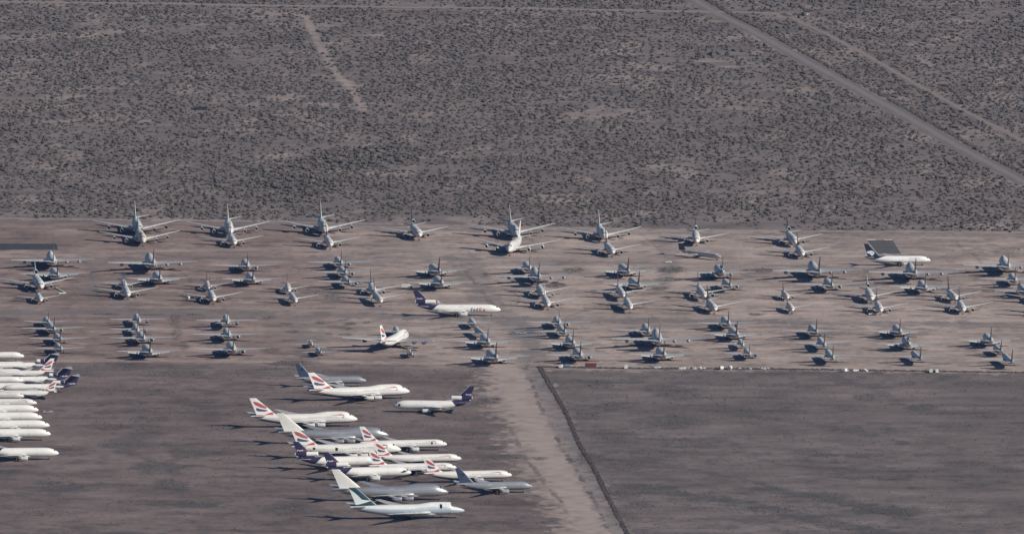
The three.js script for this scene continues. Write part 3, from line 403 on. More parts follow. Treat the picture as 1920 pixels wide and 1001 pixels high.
  [1, -1].forEach((sd, i) => {
    const w = mesh('wing', G.wing[i], wm, o); w.userData.sd = sd;
    for (const fg of G.flaps[i]) { const fl = mesh('flap', fg, wm, w); fl.userData.flap = 1; }
    (T.eng || []).forEach((e, k) => {
      const h = engineH(T, e), en = mesh('engine', G.eng[k].nac, nm, o); en.position.set(T.xg - e[1], h, sd * e[0]); en.userData.sd = sd; en.userData.eng = 1;
      mesh('engine_fan', G.eng[k].fan, MW.dark, en);
      const py = mesh('pylon', (G['py' + k + sd] ||= pylonGeo(T, e, sd).translate(-(T.xg - e[1]), -h, -sd * e[0])), wm, en);
    });
    if (T.reng) { const [y, x, d] = T.reng, en = mesh('engine', G.rear.nac, nm, o); en.position.set(T.xg - x, T.hc + T.r * .25, sd * y); en.userData.eng = 1; en.userData.sd = sd; mesh('engine_fan', G.rear.fan, MW.dark, en); const py = new THREE.BoxGeometry(2.2, .3, y - T.r * .7); py.translate(-2.2, 0, -sd * (y - T.r * .7) / 2); mesh('pylon', (G['rp' + sd] ||= py), wm, en); }
    mesh('tailplane', G.tp[i], wm, o);
    const mg = mesh('main_gear', G.mg[i], MW.metal, o); G.mw[i].forEach(w => mesh('wheel', w, MW.tyre, mg));
  });
  if (T.teng) { const te = mesh('tail_engine', G.teng, fin === 'parcel' ? tailBand : nm, o); te.position.set(T.xg - T.teng.x, T.teng.h, 0); te.userData.teng = 1; mesh('engine_fan', G.tfan, MW.dark, te); mesh('tail_pylon', G.tpyl, T.tri ? fm : bm, o).userData.fin = 1; }
  const fn = mesh('fin', G.fin, fm, o); fn.userData.fin = 1; if (['head', 'parcel', 'slate', 'flag', 'brush'].includes(fin)) mesh('leading_edge', G.edge, MW.edge, fn);
  const ng = mesh('nose_gear', G.ng, MW.metal, o); G.nw.forEach(w => mesh('wheel', w, MW.tyre, ng));
  if (cut) mesh('cut_bulkhead', G.cutFace, MW.edge, o);
  o.userData.T = T; protoCache.set(key, o); return o;
}
const KIND = { jumbo: ['four_engine_airliner', 'jumbo jet'], trijet: ['three_engine_airliner', 'trijet'], longtrijet: ['three_engine_airliner', 'trijet'], tritail: ['three_engine_airliner', 'trijet'], rearjet: ['rear_engine_airliner', 'airliner'], regional: ['small_jet', 'small jet'] };
// flags: L / R keep only that side's wing engines, N none, f flaps hang down, x no fin, d open doors
function park(type, x, z, heading, k, body, fin, nac, flags, label, group) {
  const [nm, cat] = KIND[type] || ['twin_engine_airliner', 'airliner'], cut = flags.includes('c') ? 8.2 : 0;
  const proto = airliner(type, body, fin, nac, cut), T = proto.userData.T, o = proto.clone();
  o.name = numbered(nm); o.userData = {}; tag(o, label, cat, group);
  o.position.set(x, 0, z); o.rotation.y = heading * Math.PI / 180; o.scale.setScalar(k);
  const drop = [];
  o.traverse(c => {
    const u = c.userData;
    if (u.eng && (flags.includes('N') || (flags.includes('L') && u.sd > 0) || (flags.includes('R') && u.sd < 0))) drop.push(c);
    if (u.flap && !flags.includes('f')) drop.push(c);
    if (u.fin && flags.includes('x')) drop.push(c);
    if (c !== o) c.userData = {};
  });
  for (const c of drop) c.parent.remove(c);
  const door = (s, a, w = 2.2, da = .3) => mesh('door_opening', patch(T, s * T.L, s * T.L + w, a - da, a + da, .05, 2, 4), MW.hollow, o);
  if (flags.includes('d')) { door(.79, 1.75, 1.5, .28); door(.585, 1.72, 1.6, .3); }
  if (flags.includes('q')) door(.17, 1.75, 1.2, .26);
  if (flags.includes('m')) door(.075, -1.7, 1.5, .3);
  if (flags.includes('u')) door(.2, 2.1, 1.5, .3);
  if (flags.includes('k')) door(.075, 1.85, 1.3, .25);
  scene.add(o); return o;
}

// ---------------------------------------------------------------- every parked aircraft: type, x, z, heading, size, paint, fin, engines, state, label, group
const PLANES = [
  ["jumbo", -273.94, -210.52, -85.25, 1.0, "grey", "w", "nacGrey", "", "grey jumbo jet nose-on, back of two, first column from left, farthest row", "airliners parked nose to camera along the desert edge"],
  ["jumbo", -269.78, -148.01, -84.5, 0.92, "cream", "w", "nacWhite", "", "cream jumbo jet nose-on, front of two, first column from left, farthest row", "airliners parked nose to camera along the desert edge"],
  ["jumbo", -206.81, -204.28, -87.0, 0.95, "white", "w", "nacWhite", "", "white jumbo jet nose-on, back of two, second column from left, farthest row", "airliners parked nose to camera along the desert edge"],
  ["shorttwin", -202.91, -131.71, -84.5, 0.97, "white", "g", "nacWhite", "", "white grey-finned wide-bodied twin-jet nose-on, front of two, second column from left, farthest row", "airliners parked nose to camera along the desert edge"],
  ["jumbo", -138.32, -210.56, -86.25, 1.0, "grey", "w", "nacWhite", "", "grey jumbo jet nose-on, back of two, third column from left, farthest row", "airliners parked nose to camera along the desert edge"],
  ["shorttwin", -133.06, -121.54, -84.5, 1.0, "white", "d", "nacWhite", "", "white dark-finned wide-bodied twin-jet nose-on, front of two, third column from left, farthest row", "airliners parked nose to camera along the desert edge"],
  ["trijet", -70.52, -182.55, -82.75, 1.0, "white", "d", "nacWhite", "", "white dark-finned three-engined jet nose-on, fourth column from left, farthest row", "airliners parked nose to camera along the desert edge"],
  ["jumbo", 1.08, -187.18, -85.0, 1.0, "grey", "w", "nacWhite", "", "grey jumbo jet nose-on, fifth column from left, farthest row", "airliners parked nose to camera along the desert edge"],
  ["jumbo", 65.46, -171.14, -85.75, 0.93, "white", "w", "nacWhite", "", "white jumbo jet nose-on, back of two, sixth column from left, farthest row", "airliners parked nose to camera along the desert edge"],
  ["shorttwin", 70.21, -75.52, -83.5, 1.02, "white", "d", "nacWhite", "", "white dark-finned wide-bodied twin-jet nose-on, front of two, sixth column from left, farthest row", "airliners parked nose to camera along the desert edge"],
  ["trijet", 133.65, -146.69, -89.5, 0.96, "white", "d", "nacWhite", "", "white dark-finned three-engined jet nose-on, seventh column from left, farthest row", "airliners parked nose to camera along the desert edge"],
  ["trijet", 202.54, -139.85, -83.75, 0.97, "white", "n", "nacWhite", "", "white navy-finned three-engined jet nose-on, back of two, eighth column from left, farthest row", "airliners parked nose to camera along the desert edge"],
  ["shorttwin", 207.42, -63.3, -85.75, 0.95, "white", "d", "nacWhite", "", "white dark-finned wide-bodied twin-jet nose-on, front of two, eighth column from left, farthest row", "airliners parked nose to camera along the desert edge"],
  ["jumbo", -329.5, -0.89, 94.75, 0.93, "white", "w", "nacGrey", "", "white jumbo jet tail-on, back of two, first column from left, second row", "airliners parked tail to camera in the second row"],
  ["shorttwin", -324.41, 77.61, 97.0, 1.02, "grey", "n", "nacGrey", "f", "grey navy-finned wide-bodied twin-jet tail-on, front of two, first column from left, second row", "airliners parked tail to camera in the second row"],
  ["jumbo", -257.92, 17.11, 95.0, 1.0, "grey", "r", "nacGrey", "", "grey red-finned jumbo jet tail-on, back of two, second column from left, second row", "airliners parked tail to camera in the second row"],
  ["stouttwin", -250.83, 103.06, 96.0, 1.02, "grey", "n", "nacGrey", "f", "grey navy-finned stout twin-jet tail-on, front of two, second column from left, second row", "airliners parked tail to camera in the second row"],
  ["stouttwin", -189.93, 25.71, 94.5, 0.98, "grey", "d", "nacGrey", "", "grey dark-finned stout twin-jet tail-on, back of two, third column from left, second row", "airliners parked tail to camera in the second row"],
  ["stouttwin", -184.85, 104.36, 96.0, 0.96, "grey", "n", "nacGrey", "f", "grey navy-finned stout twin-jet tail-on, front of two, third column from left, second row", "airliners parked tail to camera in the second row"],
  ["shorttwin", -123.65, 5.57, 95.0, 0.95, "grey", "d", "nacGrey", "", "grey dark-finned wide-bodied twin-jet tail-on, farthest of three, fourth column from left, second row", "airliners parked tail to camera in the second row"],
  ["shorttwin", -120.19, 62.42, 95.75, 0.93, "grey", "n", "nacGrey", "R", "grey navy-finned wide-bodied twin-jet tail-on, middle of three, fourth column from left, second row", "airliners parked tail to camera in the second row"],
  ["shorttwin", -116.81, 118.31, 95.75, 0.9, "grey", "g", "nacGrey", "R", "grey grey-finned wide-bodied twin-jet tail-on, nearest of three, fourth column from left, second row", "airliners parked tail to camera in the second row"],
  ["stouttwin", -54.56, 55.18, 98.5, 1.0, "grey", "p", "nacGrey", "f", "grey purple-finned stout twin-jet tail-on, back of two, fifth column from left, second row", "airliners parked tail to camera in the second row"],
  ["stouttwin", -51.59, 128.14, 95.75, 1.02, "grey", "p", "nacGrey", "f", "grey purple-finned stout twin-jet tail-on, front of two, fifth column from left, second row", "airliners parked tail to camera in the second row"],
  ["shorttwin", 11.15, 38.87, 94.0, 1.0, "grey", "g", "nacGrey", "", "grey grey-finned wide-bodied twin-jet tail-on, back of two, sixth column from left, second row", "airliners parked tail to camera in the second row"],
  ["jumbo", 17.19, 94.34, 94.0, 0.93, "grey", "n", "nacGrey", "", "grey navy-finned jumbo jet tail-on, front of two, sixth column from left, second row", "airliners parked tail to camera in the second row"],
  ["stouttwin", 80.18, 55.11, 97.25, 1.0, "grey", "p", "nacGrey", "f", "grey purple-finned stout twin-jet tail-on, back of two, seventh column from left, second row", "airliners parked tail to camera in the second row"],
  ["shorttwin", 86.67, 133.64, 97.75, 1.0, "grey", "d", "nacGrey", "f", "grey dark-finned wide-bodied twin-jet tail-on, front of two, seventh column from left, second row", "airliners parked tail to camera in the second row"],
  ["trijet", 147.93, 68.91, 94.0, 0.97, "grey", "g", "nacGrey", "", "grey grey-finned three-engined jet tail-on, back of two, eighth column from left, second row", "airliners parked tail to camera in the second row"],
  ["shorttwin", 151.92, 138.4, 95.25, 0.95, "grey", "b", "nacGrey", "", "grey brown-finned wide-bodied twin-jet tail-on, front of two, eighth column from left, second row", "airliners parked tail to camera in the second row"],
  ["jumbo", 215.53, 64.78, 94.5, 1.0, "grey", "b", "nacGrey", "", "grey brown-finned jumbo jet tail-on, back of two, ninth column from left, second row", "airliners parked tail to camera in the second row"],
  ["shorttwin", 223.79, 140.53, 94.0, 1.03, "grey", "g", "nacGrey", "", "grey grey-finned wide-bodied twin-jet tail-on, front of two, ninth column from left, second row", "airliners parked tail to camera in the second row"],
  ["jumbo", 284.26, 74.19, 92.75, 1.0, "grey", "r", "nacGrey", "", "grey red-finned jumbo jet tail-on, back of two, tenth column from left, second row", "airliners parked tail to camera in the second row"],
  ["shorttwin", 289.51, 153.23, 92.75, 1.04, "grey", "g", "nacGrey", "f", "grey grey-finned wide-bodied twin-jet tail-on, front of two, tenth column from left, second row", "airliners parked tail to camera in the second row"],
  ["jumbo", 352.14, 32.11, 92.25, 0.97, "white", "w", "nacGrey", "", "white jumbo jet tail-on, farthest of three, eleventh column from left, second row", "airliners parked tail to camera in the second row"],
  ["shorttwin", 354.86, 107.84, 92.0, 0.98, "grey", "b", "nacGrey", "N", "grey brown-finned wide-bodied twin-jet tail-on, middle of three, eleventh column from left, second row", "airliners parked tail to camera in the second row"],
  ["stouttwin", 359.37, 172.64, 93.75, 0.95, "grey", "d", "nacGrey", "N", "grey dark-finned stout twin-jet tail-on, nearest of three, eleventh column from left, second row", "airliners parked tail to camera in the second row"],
  ["trijet", -335.02, 129.99, -83.0, 1.04, "white", "w", "nacWhite", "", "white three-engined jet nose-on, back of two, first column from left, third row", "airliners parked nose to camera in the third row"],
  ["smalltwin", -331.35, 206.85, -84.0, 1.05, "white", "n", "nacWhite", "", "white navy-finned small twin-jet nose-on, front of two, first column from left, third row", "airliners parked nose to camera in the third row"],
  ["smalltwin", -274.27, 126.05, -85.75, 1.02, "white", "d", "nacWhite", "", "white dark-finned small twin-jet nose-on, back of two, second column from left, third row", "airliners parked nose to camera in the third row"],
  ["shorttwin", -271.12, 177.61, -85.0, 0.97, "white", "g", "nacWhite", "", "white grey-finned wide-bodied twin-jet nose-on, front of two, second column from left, third row", "airliners parked nose to camera in the third row"],
  ["smalltwin", -214.8, 135.63, -85.5, 1.05, "white", "n", "nacWhite", "", "white navy-finned small twin-jet nose-on, back of two, third column from left, third row", "airliners parked nose to camera in the third row"],
  ["shorttwin", -210.39, 205.24, -85.0, 0.96, "white", "d", "nacWhite", "", "white dark-finned wide-bodied twin-jet nose-on, front of two, third column from left, third row", "airliners parked nose to camera in the third row"],
  ["smalltwin", -157.83, 151.17, -87.0, 1.05, "white", "r", "nacWhite", "", "white red-finned small twin-jet nose-on, back of two, fourth column from left, third row", "airliners parked nose to camera in the third row"],
  ["slimtwin", -153.29, 213.14, -84.25, 0.98, "white", "w", "nacWhite", "xN", "white slim twin-jet nose-on, front of two, fourth column from left, third row", "airliners parked nose to camera in the third row"],
  ["shorttwin", -98.36, 161.93, -86.0, 0.95, "white", "d", "nacWhite", "", "white dark-finned wide-bodied twin-jet nose-on, back of two, fifth column from left, third row", "airliners parked nose to camera in the third row"],
  ["slimtwin", -94.38, 214.22, -83.5, 1.12, "white", "r", "nacWhite", "N", "white red-finned slim twin-jet nose-on, front of two, fifth column from left, third row", "airliners parked nose to camera in the third row"],
  ["shorttwin", 20.12, 174.61, -85.0, 0.98, "white", "d", "nacWhite", "", "white dark-finned wide-bodied twin-jet nose-on, back of two, sixth column from left, third row", "airliners parked nose to camera in the third row"],
  ["shorttwin", 23.84, 235.74, -86.25, 0.95, "white", "w", "nacWhite", "", "white wide-bodied twin-jet nose-on, front of two, sixth column from left, third row", "airliners parked nose to camera in the third row"],
  ["slimtwin", 76.27, 183.54, -85.5, 1.14, "white", "r", "nacWhite", "N", "white red-finned slim twin-jet nose-on, back of two, seventh column from left, third row", "airliners parked nose to camera in the third row"],
  ["slimtwin", 80.9, 250.82, -86.25, 1.13, "white", "d", "nacWhite", "N", "white dark-finned slim twin-jet nose-on, front of two, seventh column from left, third row", "airliners parked nose to camera in the third row"],
  ["slimtwin", 132.85, 183.55, -85.25, 1.14, "white", "r", "nacWhite", "", "white red-finned slim twin-jet nose-on, back of two, eighth column from left, third row", "airliners parked nose to camera in the third row"],
  ["shorttwin", 138.85, 260.63, -83.5, 1.0, "white", "d", "nacWhite", "N", "white dark-finned wide-bodied twin-jet nose-on, front of two, eighth column from left, third row", "airliners parked nose to camera in the third row"],
  ["smalltwin", 191.73, 191.11, -84.25, 1.0, "white", "d", "nacWhite", "", "white dark-finned small twin-jet nose-on, back of two, ninth column from left, third row", "airliners parked nose to camera in the third row"],
  ["smalltwin", 193.77, 262.0, -85.25, 1.08, "white", "w", "nacWhite", "Nx", "white small twin-jet nose-on, front of two, ninth column from left, third row", "airliners parked nose to camera in the third row"],
  ["trijet", 250.61, 196.89, -87.25, 0.9, "white", "w", "nacWhite", "N", "white three-engined jet nose-on, back of two, tenth column from left, third row", "airliners parked nose to camera in the third row"],
  ["shorttwin", 255.33, 265.88, -87.0, 0.92, "white", "d", "nacWhite", "", "white dark-finned wide-bodied twin-jet nose-on, front of two, tenth column from left, third row", "airliners parked nose to camera in the third row"],
  ["shorttwin", 308.51, 198.78, -83.75, 0.92, "white", "d", "nacWhite", "", "white dark-finned wide-bodied twin-jet nose-on, back of two, eleventh column from left, third row", "airliners parked nose to camera in the third row"],
  ["shorttwin", 312.9, 263.1, -87.5, 0.95, "white", "d", "nacWhite", "", "white dark-finned wide-bodied twin-jet nose-on, front of two, eleventh column from left, third row", "airliners parked nose to camera in the third row"],
  ["shorttwin", 367.17, 211.25, -86.75, 0.95, "white", "d", "nacWhite", "", "white dark-finned wide-bodied twin-jet nose-on, back of two, twelfth column from left, third row", "airliners parked nose to camera in the third row"],
  ["shorttwin", 367.75, 287.34, -86.25, 0.95, "white", "g", "nacWhite", "", "white grey-finned wide-bodied twin-jet nose-on, front of two, twelfth column from left, third row", "airliners parked nose to camera in the third row"],
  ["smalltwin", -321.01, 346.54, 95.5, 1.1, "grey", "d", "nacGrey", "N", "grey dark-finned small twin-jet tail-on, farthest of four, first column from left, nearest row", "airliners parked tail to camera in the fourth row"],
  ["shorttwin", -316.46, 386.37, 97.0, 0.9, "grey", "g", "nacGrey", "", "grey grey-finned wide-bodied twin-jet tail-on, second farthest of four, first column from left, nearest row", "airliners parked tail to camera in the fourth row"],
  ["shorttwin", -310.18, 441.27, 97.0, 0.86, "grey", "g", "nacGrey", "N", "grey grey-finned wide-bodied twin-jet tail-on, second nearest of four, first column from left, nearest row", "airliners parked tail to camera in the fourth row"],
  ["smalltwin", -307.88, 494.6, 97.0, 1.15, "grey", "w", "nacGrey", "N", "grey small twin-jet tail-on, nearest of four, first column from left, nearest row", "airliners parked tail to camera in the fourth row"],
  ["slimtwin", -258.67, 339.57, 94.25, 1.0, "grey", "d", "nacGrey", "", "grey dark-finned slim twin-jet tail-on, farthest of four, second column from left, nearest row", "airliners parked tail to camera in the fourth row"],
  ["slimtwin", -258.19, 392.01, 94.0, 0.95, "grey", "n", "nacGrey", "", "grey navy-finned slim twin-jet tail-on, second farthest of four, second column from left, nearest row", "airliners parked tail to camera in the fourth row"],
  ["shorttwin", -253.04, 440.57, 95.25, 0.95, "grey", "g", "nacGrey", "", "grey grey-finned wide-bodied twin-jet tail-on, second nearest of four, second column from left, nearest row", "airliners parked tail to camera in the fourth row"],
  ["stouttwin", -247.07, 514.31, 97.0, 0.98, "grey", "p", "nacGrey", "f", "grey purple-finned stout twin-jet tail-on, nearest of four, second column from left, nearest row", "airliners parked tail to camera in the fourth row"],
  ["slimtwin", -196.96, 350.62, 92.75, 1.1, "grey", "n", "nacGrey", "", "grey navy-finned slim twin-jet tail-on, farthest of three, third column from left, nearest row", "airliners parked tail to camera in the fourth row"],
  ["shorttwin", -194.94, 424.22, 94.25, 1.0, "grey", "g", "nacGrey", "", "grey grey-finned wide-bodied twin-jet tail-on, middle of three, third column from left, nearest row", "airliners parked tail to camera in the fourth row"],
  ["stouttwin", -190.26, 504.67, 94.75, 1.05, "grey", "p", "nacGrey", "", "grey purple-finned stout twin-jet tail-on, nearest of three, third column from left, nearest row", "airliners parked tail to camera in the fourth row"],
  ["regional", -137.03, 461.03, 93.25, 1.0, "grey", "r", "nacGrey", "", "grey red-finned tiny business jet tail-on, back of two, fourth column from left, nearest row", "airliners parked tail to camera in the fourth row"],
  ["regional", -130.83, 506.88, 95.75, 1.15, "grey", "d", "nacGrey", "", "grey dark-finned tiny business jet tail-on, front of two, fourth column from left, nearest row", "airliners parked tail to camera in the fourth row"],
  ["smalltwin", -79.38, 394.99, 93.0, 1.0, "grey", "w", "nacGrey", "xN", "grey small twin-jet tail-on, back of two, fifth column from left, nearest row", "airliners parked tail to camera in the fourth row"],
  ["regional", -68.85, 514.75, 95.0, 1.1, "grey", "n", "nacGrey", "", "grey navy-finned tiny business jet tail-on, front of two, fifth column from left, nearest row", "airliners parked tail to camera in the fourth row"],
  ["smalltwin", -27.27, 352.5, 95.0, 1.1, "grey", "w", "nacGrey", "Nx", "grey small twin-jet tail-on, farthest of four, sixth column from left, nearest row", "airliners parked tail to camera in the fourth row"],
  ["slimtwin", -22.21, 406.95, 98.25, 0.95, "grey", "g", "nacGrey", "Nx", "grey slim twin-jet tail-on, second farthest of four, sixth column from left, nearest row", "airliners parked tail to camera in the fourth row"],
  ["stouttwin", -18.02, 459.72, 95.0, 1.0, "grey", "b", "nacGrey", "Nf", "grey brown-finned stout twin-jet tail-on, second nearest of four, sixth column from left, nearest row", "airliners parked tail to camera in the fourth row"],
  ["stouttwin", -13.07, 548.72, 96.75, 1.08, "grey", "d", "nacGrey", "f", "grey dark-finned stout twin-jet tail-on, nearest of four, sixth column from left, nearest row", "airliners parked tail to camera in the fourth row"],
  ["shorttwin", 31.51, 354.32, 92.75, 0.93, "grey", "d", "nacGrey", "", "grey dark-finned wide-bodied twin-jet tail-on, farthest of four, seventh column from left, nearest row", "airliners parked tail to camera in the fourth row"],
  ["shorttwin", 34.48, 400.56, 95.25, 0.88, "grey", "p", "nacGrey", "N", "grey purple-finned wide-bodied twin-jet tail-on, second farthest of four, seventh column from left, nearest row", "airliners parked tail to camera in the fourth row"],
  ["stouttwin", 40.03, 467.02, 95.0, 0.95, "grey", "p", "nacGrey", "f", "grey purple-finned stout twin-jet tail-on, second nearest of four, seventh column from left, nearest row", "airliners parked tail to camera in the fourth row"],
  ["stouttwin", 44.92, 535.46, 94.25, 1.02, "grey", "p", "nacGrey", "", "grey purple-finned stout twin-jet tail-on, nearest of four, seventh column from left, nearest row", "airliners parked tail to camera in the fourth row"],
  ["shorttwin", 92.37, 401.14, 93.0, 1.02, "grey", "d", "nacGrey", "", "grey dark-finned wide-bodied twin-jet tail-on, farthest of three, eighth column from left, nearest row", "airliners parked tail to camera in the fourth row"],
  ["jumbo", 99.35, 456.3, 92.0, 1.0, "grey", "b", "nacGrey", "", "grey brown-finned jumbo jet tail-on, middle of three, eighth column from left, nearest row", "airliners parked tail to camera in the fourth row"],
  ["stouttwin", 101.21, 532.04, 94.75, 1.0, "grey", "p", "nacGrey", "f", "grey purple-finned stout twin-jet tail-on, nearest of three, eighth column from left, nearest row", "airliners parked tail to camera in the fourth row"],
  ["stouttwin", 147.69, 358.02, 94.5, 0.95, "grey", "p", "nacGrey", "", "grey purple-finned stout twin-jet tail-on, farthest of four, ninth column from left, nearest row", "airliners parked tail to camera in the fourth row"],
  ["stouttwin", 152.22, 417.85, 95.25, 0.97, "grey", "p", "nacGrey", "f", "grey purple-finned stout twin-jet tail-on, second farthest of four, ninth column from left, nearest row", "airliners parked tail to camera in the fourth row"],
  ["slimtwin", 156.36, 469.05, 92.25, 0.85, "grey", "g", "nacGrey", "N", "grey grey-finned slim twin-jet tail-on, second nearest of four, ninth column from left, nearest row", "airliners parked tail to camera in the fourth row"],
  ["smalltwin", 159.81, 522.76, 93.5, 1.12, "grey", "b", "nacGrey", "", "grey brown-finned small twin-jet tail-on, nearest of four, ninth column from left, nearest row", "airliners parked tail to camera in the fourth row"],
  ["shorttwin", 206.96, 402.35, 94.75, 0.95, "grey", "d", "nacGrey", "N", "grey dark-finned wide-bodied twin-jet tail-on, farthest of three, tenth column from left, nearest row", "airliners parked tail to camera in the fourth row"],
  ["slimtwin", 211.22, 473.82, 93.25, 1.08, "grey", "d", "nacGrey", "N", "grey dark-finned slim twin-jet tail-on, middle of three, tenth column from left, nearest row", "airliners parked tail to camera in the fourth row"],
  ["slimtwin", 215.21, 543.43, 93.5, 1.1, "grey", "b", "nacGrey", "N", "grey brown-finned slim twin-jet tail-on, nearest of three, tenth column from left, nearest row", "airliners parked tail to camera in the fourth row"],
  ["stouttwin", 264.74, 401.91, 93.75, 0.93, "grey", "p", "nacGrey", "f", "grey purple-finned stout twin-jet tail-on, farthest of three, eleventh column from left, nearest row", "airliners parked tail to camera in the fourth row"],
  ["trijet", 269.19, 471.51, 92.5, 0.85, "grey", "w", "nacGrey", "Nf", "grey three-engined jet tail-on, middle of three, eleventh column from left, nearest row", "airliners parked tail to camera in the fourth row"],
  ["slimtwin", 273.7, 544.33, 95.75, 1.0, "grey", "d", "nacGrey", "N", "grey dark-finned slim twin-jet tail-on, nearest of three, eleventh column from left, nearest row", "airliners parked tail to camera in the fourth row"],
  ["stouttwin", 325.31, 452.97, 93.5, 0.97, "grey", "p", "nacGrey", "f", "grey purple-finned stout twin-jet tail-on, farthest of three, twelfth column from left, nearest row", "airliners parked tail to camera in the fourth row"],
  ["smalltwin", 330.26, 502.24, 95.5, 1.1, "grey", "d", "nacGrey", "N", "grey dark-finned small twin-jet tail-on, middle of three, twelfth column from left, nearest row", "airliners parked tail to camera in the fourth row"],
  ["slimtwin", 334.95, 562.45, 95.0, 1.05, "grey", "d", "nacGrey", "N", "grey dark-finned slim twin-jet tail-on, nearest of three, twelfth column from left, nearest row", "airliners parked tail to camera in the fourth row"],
  ["jumbo", 1.75, -91.75, -97.5, 0.97, "white", "w", "nacWhite", "", "white jumbo jet angled left before another jumbo, farthest row", "airliners parked nose to camera along the desert edge"],
  ["rearjet", 132.74, -55.61, -48, 1.03, "grey", "d", "nacGrey", "", "slim grey rear-engined jet turned right, below a nose-on trijet, farthest row", "airliners parked nose to camera along the desert edge"],
  ["shorttwin", 277.34, -7.62, 1, 1.0, "head", "head", "nacWhite", "", "white twin-jet side-on with navy fin and white head emblem", "airliners parked nose to camera along the desert edge"],
  ["longtrijet", -38.77, 287.22, 1, 1.0, "parcel", "parcel", "nacWhite", "", "white three-engined cargo jet lettered FedEx with purple tail, side-on among the rows", "airliners parked nose to camera in the third row"],
  ["jumbo", -80.07, 460.74, 75, 1.0, "flag", "flag", "nacBlue", "", "white jumbo jet with ribbon-flag fin angled away, between two tiny jets", "airliners parked tail to camera in the fourth row"],
  ["shorttwin", -119.38, 671.9, 4, 1.0, "slate", "slate", "nacGrey", "", "grey twin-jet with slate fin behind a ribbon-flag jumbo jet", "airliners parked side-on in the lower storage field"],
  ["jumbo", -98.62, 740.2, 15, 1.0, "flag", "flag", "nacWhite", "R", "white jumbo with ribbon-flag fin, farthest of the side-on jumbos", "airliners parked side-on in the lower storage field"],
  ["trijet", -51.01, 804.51, 176, 0.98, "parcelL", "parcel", "nacWhite", "m", "white three-engined cargo jet with purple tail facing left, side-on", "airliners parked side-on in the lower storage field"],
  ["jumbo", -132.99, 878.35, 8, 1.02, "flag", "flag", "nacWhite", "R", "white jumbo with ribbon-flag fin, second farthest of the side-on jumbos", "airliners parked side-on in the lower storage field"],
  ["jumbo", -112.81, 958.4, 7, 1.05, "silver", "w", "nacSilver", "", "polished silver jumbo with white fin, farther of the two silver ones", "airliners parked side-on in the lower storage field"],
  ["widetwin", -68.23, 996.72, 9, 1.05, "flag", "flag", "nacWhite", "q", "white twin-jet with ribbon-flag fin, farthest of the four flagged twins", "airliners parked side-on in the lower storage field"],
  ["jumbo", -103.63, 1028.5, 8, 1.03, "flag", "flag", "nacWhite", "dR", "white jumbo with ribbon-flag fin and two open doors, third side-on", "airliners parked side-on in the lower storage field"],
  ["widetwin", -58.73, 1066.37, 9, 1.05, "flag", "flag", "nacWhite", "", "white twin-jet with ribbon-flag fin, second farthest of the flagged twins", "airliners parked side-on in the lower storage field"],
  ["trijet", -111.98, 1084.43, 8, 1.03, "parcelplain", "parcel", "nacWhite", "k", "white cargo trijet with purple tail, farther of the two facing right", "airliners parked side-on in the lower storage field"],
  ["widetwin", -61.61, 1109.66, 9, 1.05, "flag", "flag", "nacWhite", "N", "white twin-jet with ribbon-flag fin, nose behind a slate-finned jet", "airliners parked side-on in the lower storage field"],
  ["trijet", -92.27, 1135.12, 8, 1.03, "parcelplain", "parcel", "nacWhite", "k", "white cargo trijet with purple tail, nearer of the two facing right", "airliners parked side-on in the lower storage field"],
  ["widetwin", -26.45, 1144.99, 9, 1.05, "flag", "flag", "nacWhite", "", "white twin-jet with ribbon-flag fin, nearest of the four flagged twins", "airliners parked side-on in the lower storage field"],
  ["jumbo", -73.34, 1230.97, 7, 1.06, "silver", "w", "nacSilver", "", "polished silver jumbo with white fin, nearer of the two silver ones", "airliners parked side-on in the lower storage field"],
  ["shorttwin", -9.95, 1195.52, 7, 1.03, "slate", "slate", "nacGrey", "", "grey twin-jet with slate fin, nearest and rightmost of side-on aircraft", "airliners parked side-on in the lower storage field"],
  ["jumbo", -62.42, 1313.22, 7, 1.04, "brush", "brush", "nacWhite", "cuN", "white jumbo cargo jet with teal fin and cut-away cockpit, nearest aircraft", "airliners parked side-on in the lower storage field"],
  ["widetwin", -354.13, 539.73, 3, 0.95, "plainwhite", "w", "nacWhite", "", "white aircraft nose pointing right at left edge, first nose from the top", "aircraft packed side by side at the left edge"],
  ["widetwin", -349.07, 591.19, 3, 0.95, "plainwhite", "w", "nacWhite", "", "white aircraft nose pointing right at left edge, second nose from the top", "aircraft packed side by side at the left edge"],
  ["widetwin", -350.53, 630.81, 3, 0.95, "plainwhite", "w", "nacWhite", "", "white aircraft nose pointing right at left edge, third nose from the top", "aircraft packed side by side at the left edge"],
  ["widetwin", -350.19, 670.1, 3, 0.95, "plainwhite", "w", "nacWhite", "", "white aircraft nose pointing right at left edge, fourth nose from the top", "aircraft packed side by side at the left edge"],
  ["widetwin", -344.4, 703.51, 3, 0.95, "plainwhite", "w", "nacWhite", "", "white aircraft nose pointing right at left edge, fifth nose from the top", "aircraft packed side by side at the left edge"],
  ["widetwin", -346.62, 750.42, 3, 0.95, "white", "g", "nacWhite", "", "white aircraft nose pointing right at left edge, sixth nose from the top", "aircraft packed side by side at the left edge"],
  ["widetwin", -336.93, 785.96, 3, 0.95, "flag", "flag", "nacWhite", "", "white aircraft nose pointing right at left edge, seventh nose from the top", "aircraft packed side by side at the left edge"],
  ["trijet", -337.45, 825.35, 3, 0.97, "parcelplain", "parcel", "nacWhite", "", "white aircraft nose pointing right at left edge, eighth nose from the top", "aircraft packed side by side at the left edge"],
  ["trijet", -333.72, 863.0, 3, 0.97, "parcelplain", "parcel", "nacWhite", "", "white aircraft nose pointing right at left edge, ninth nose from the top", "aircraft packed side by side at the left edge"],
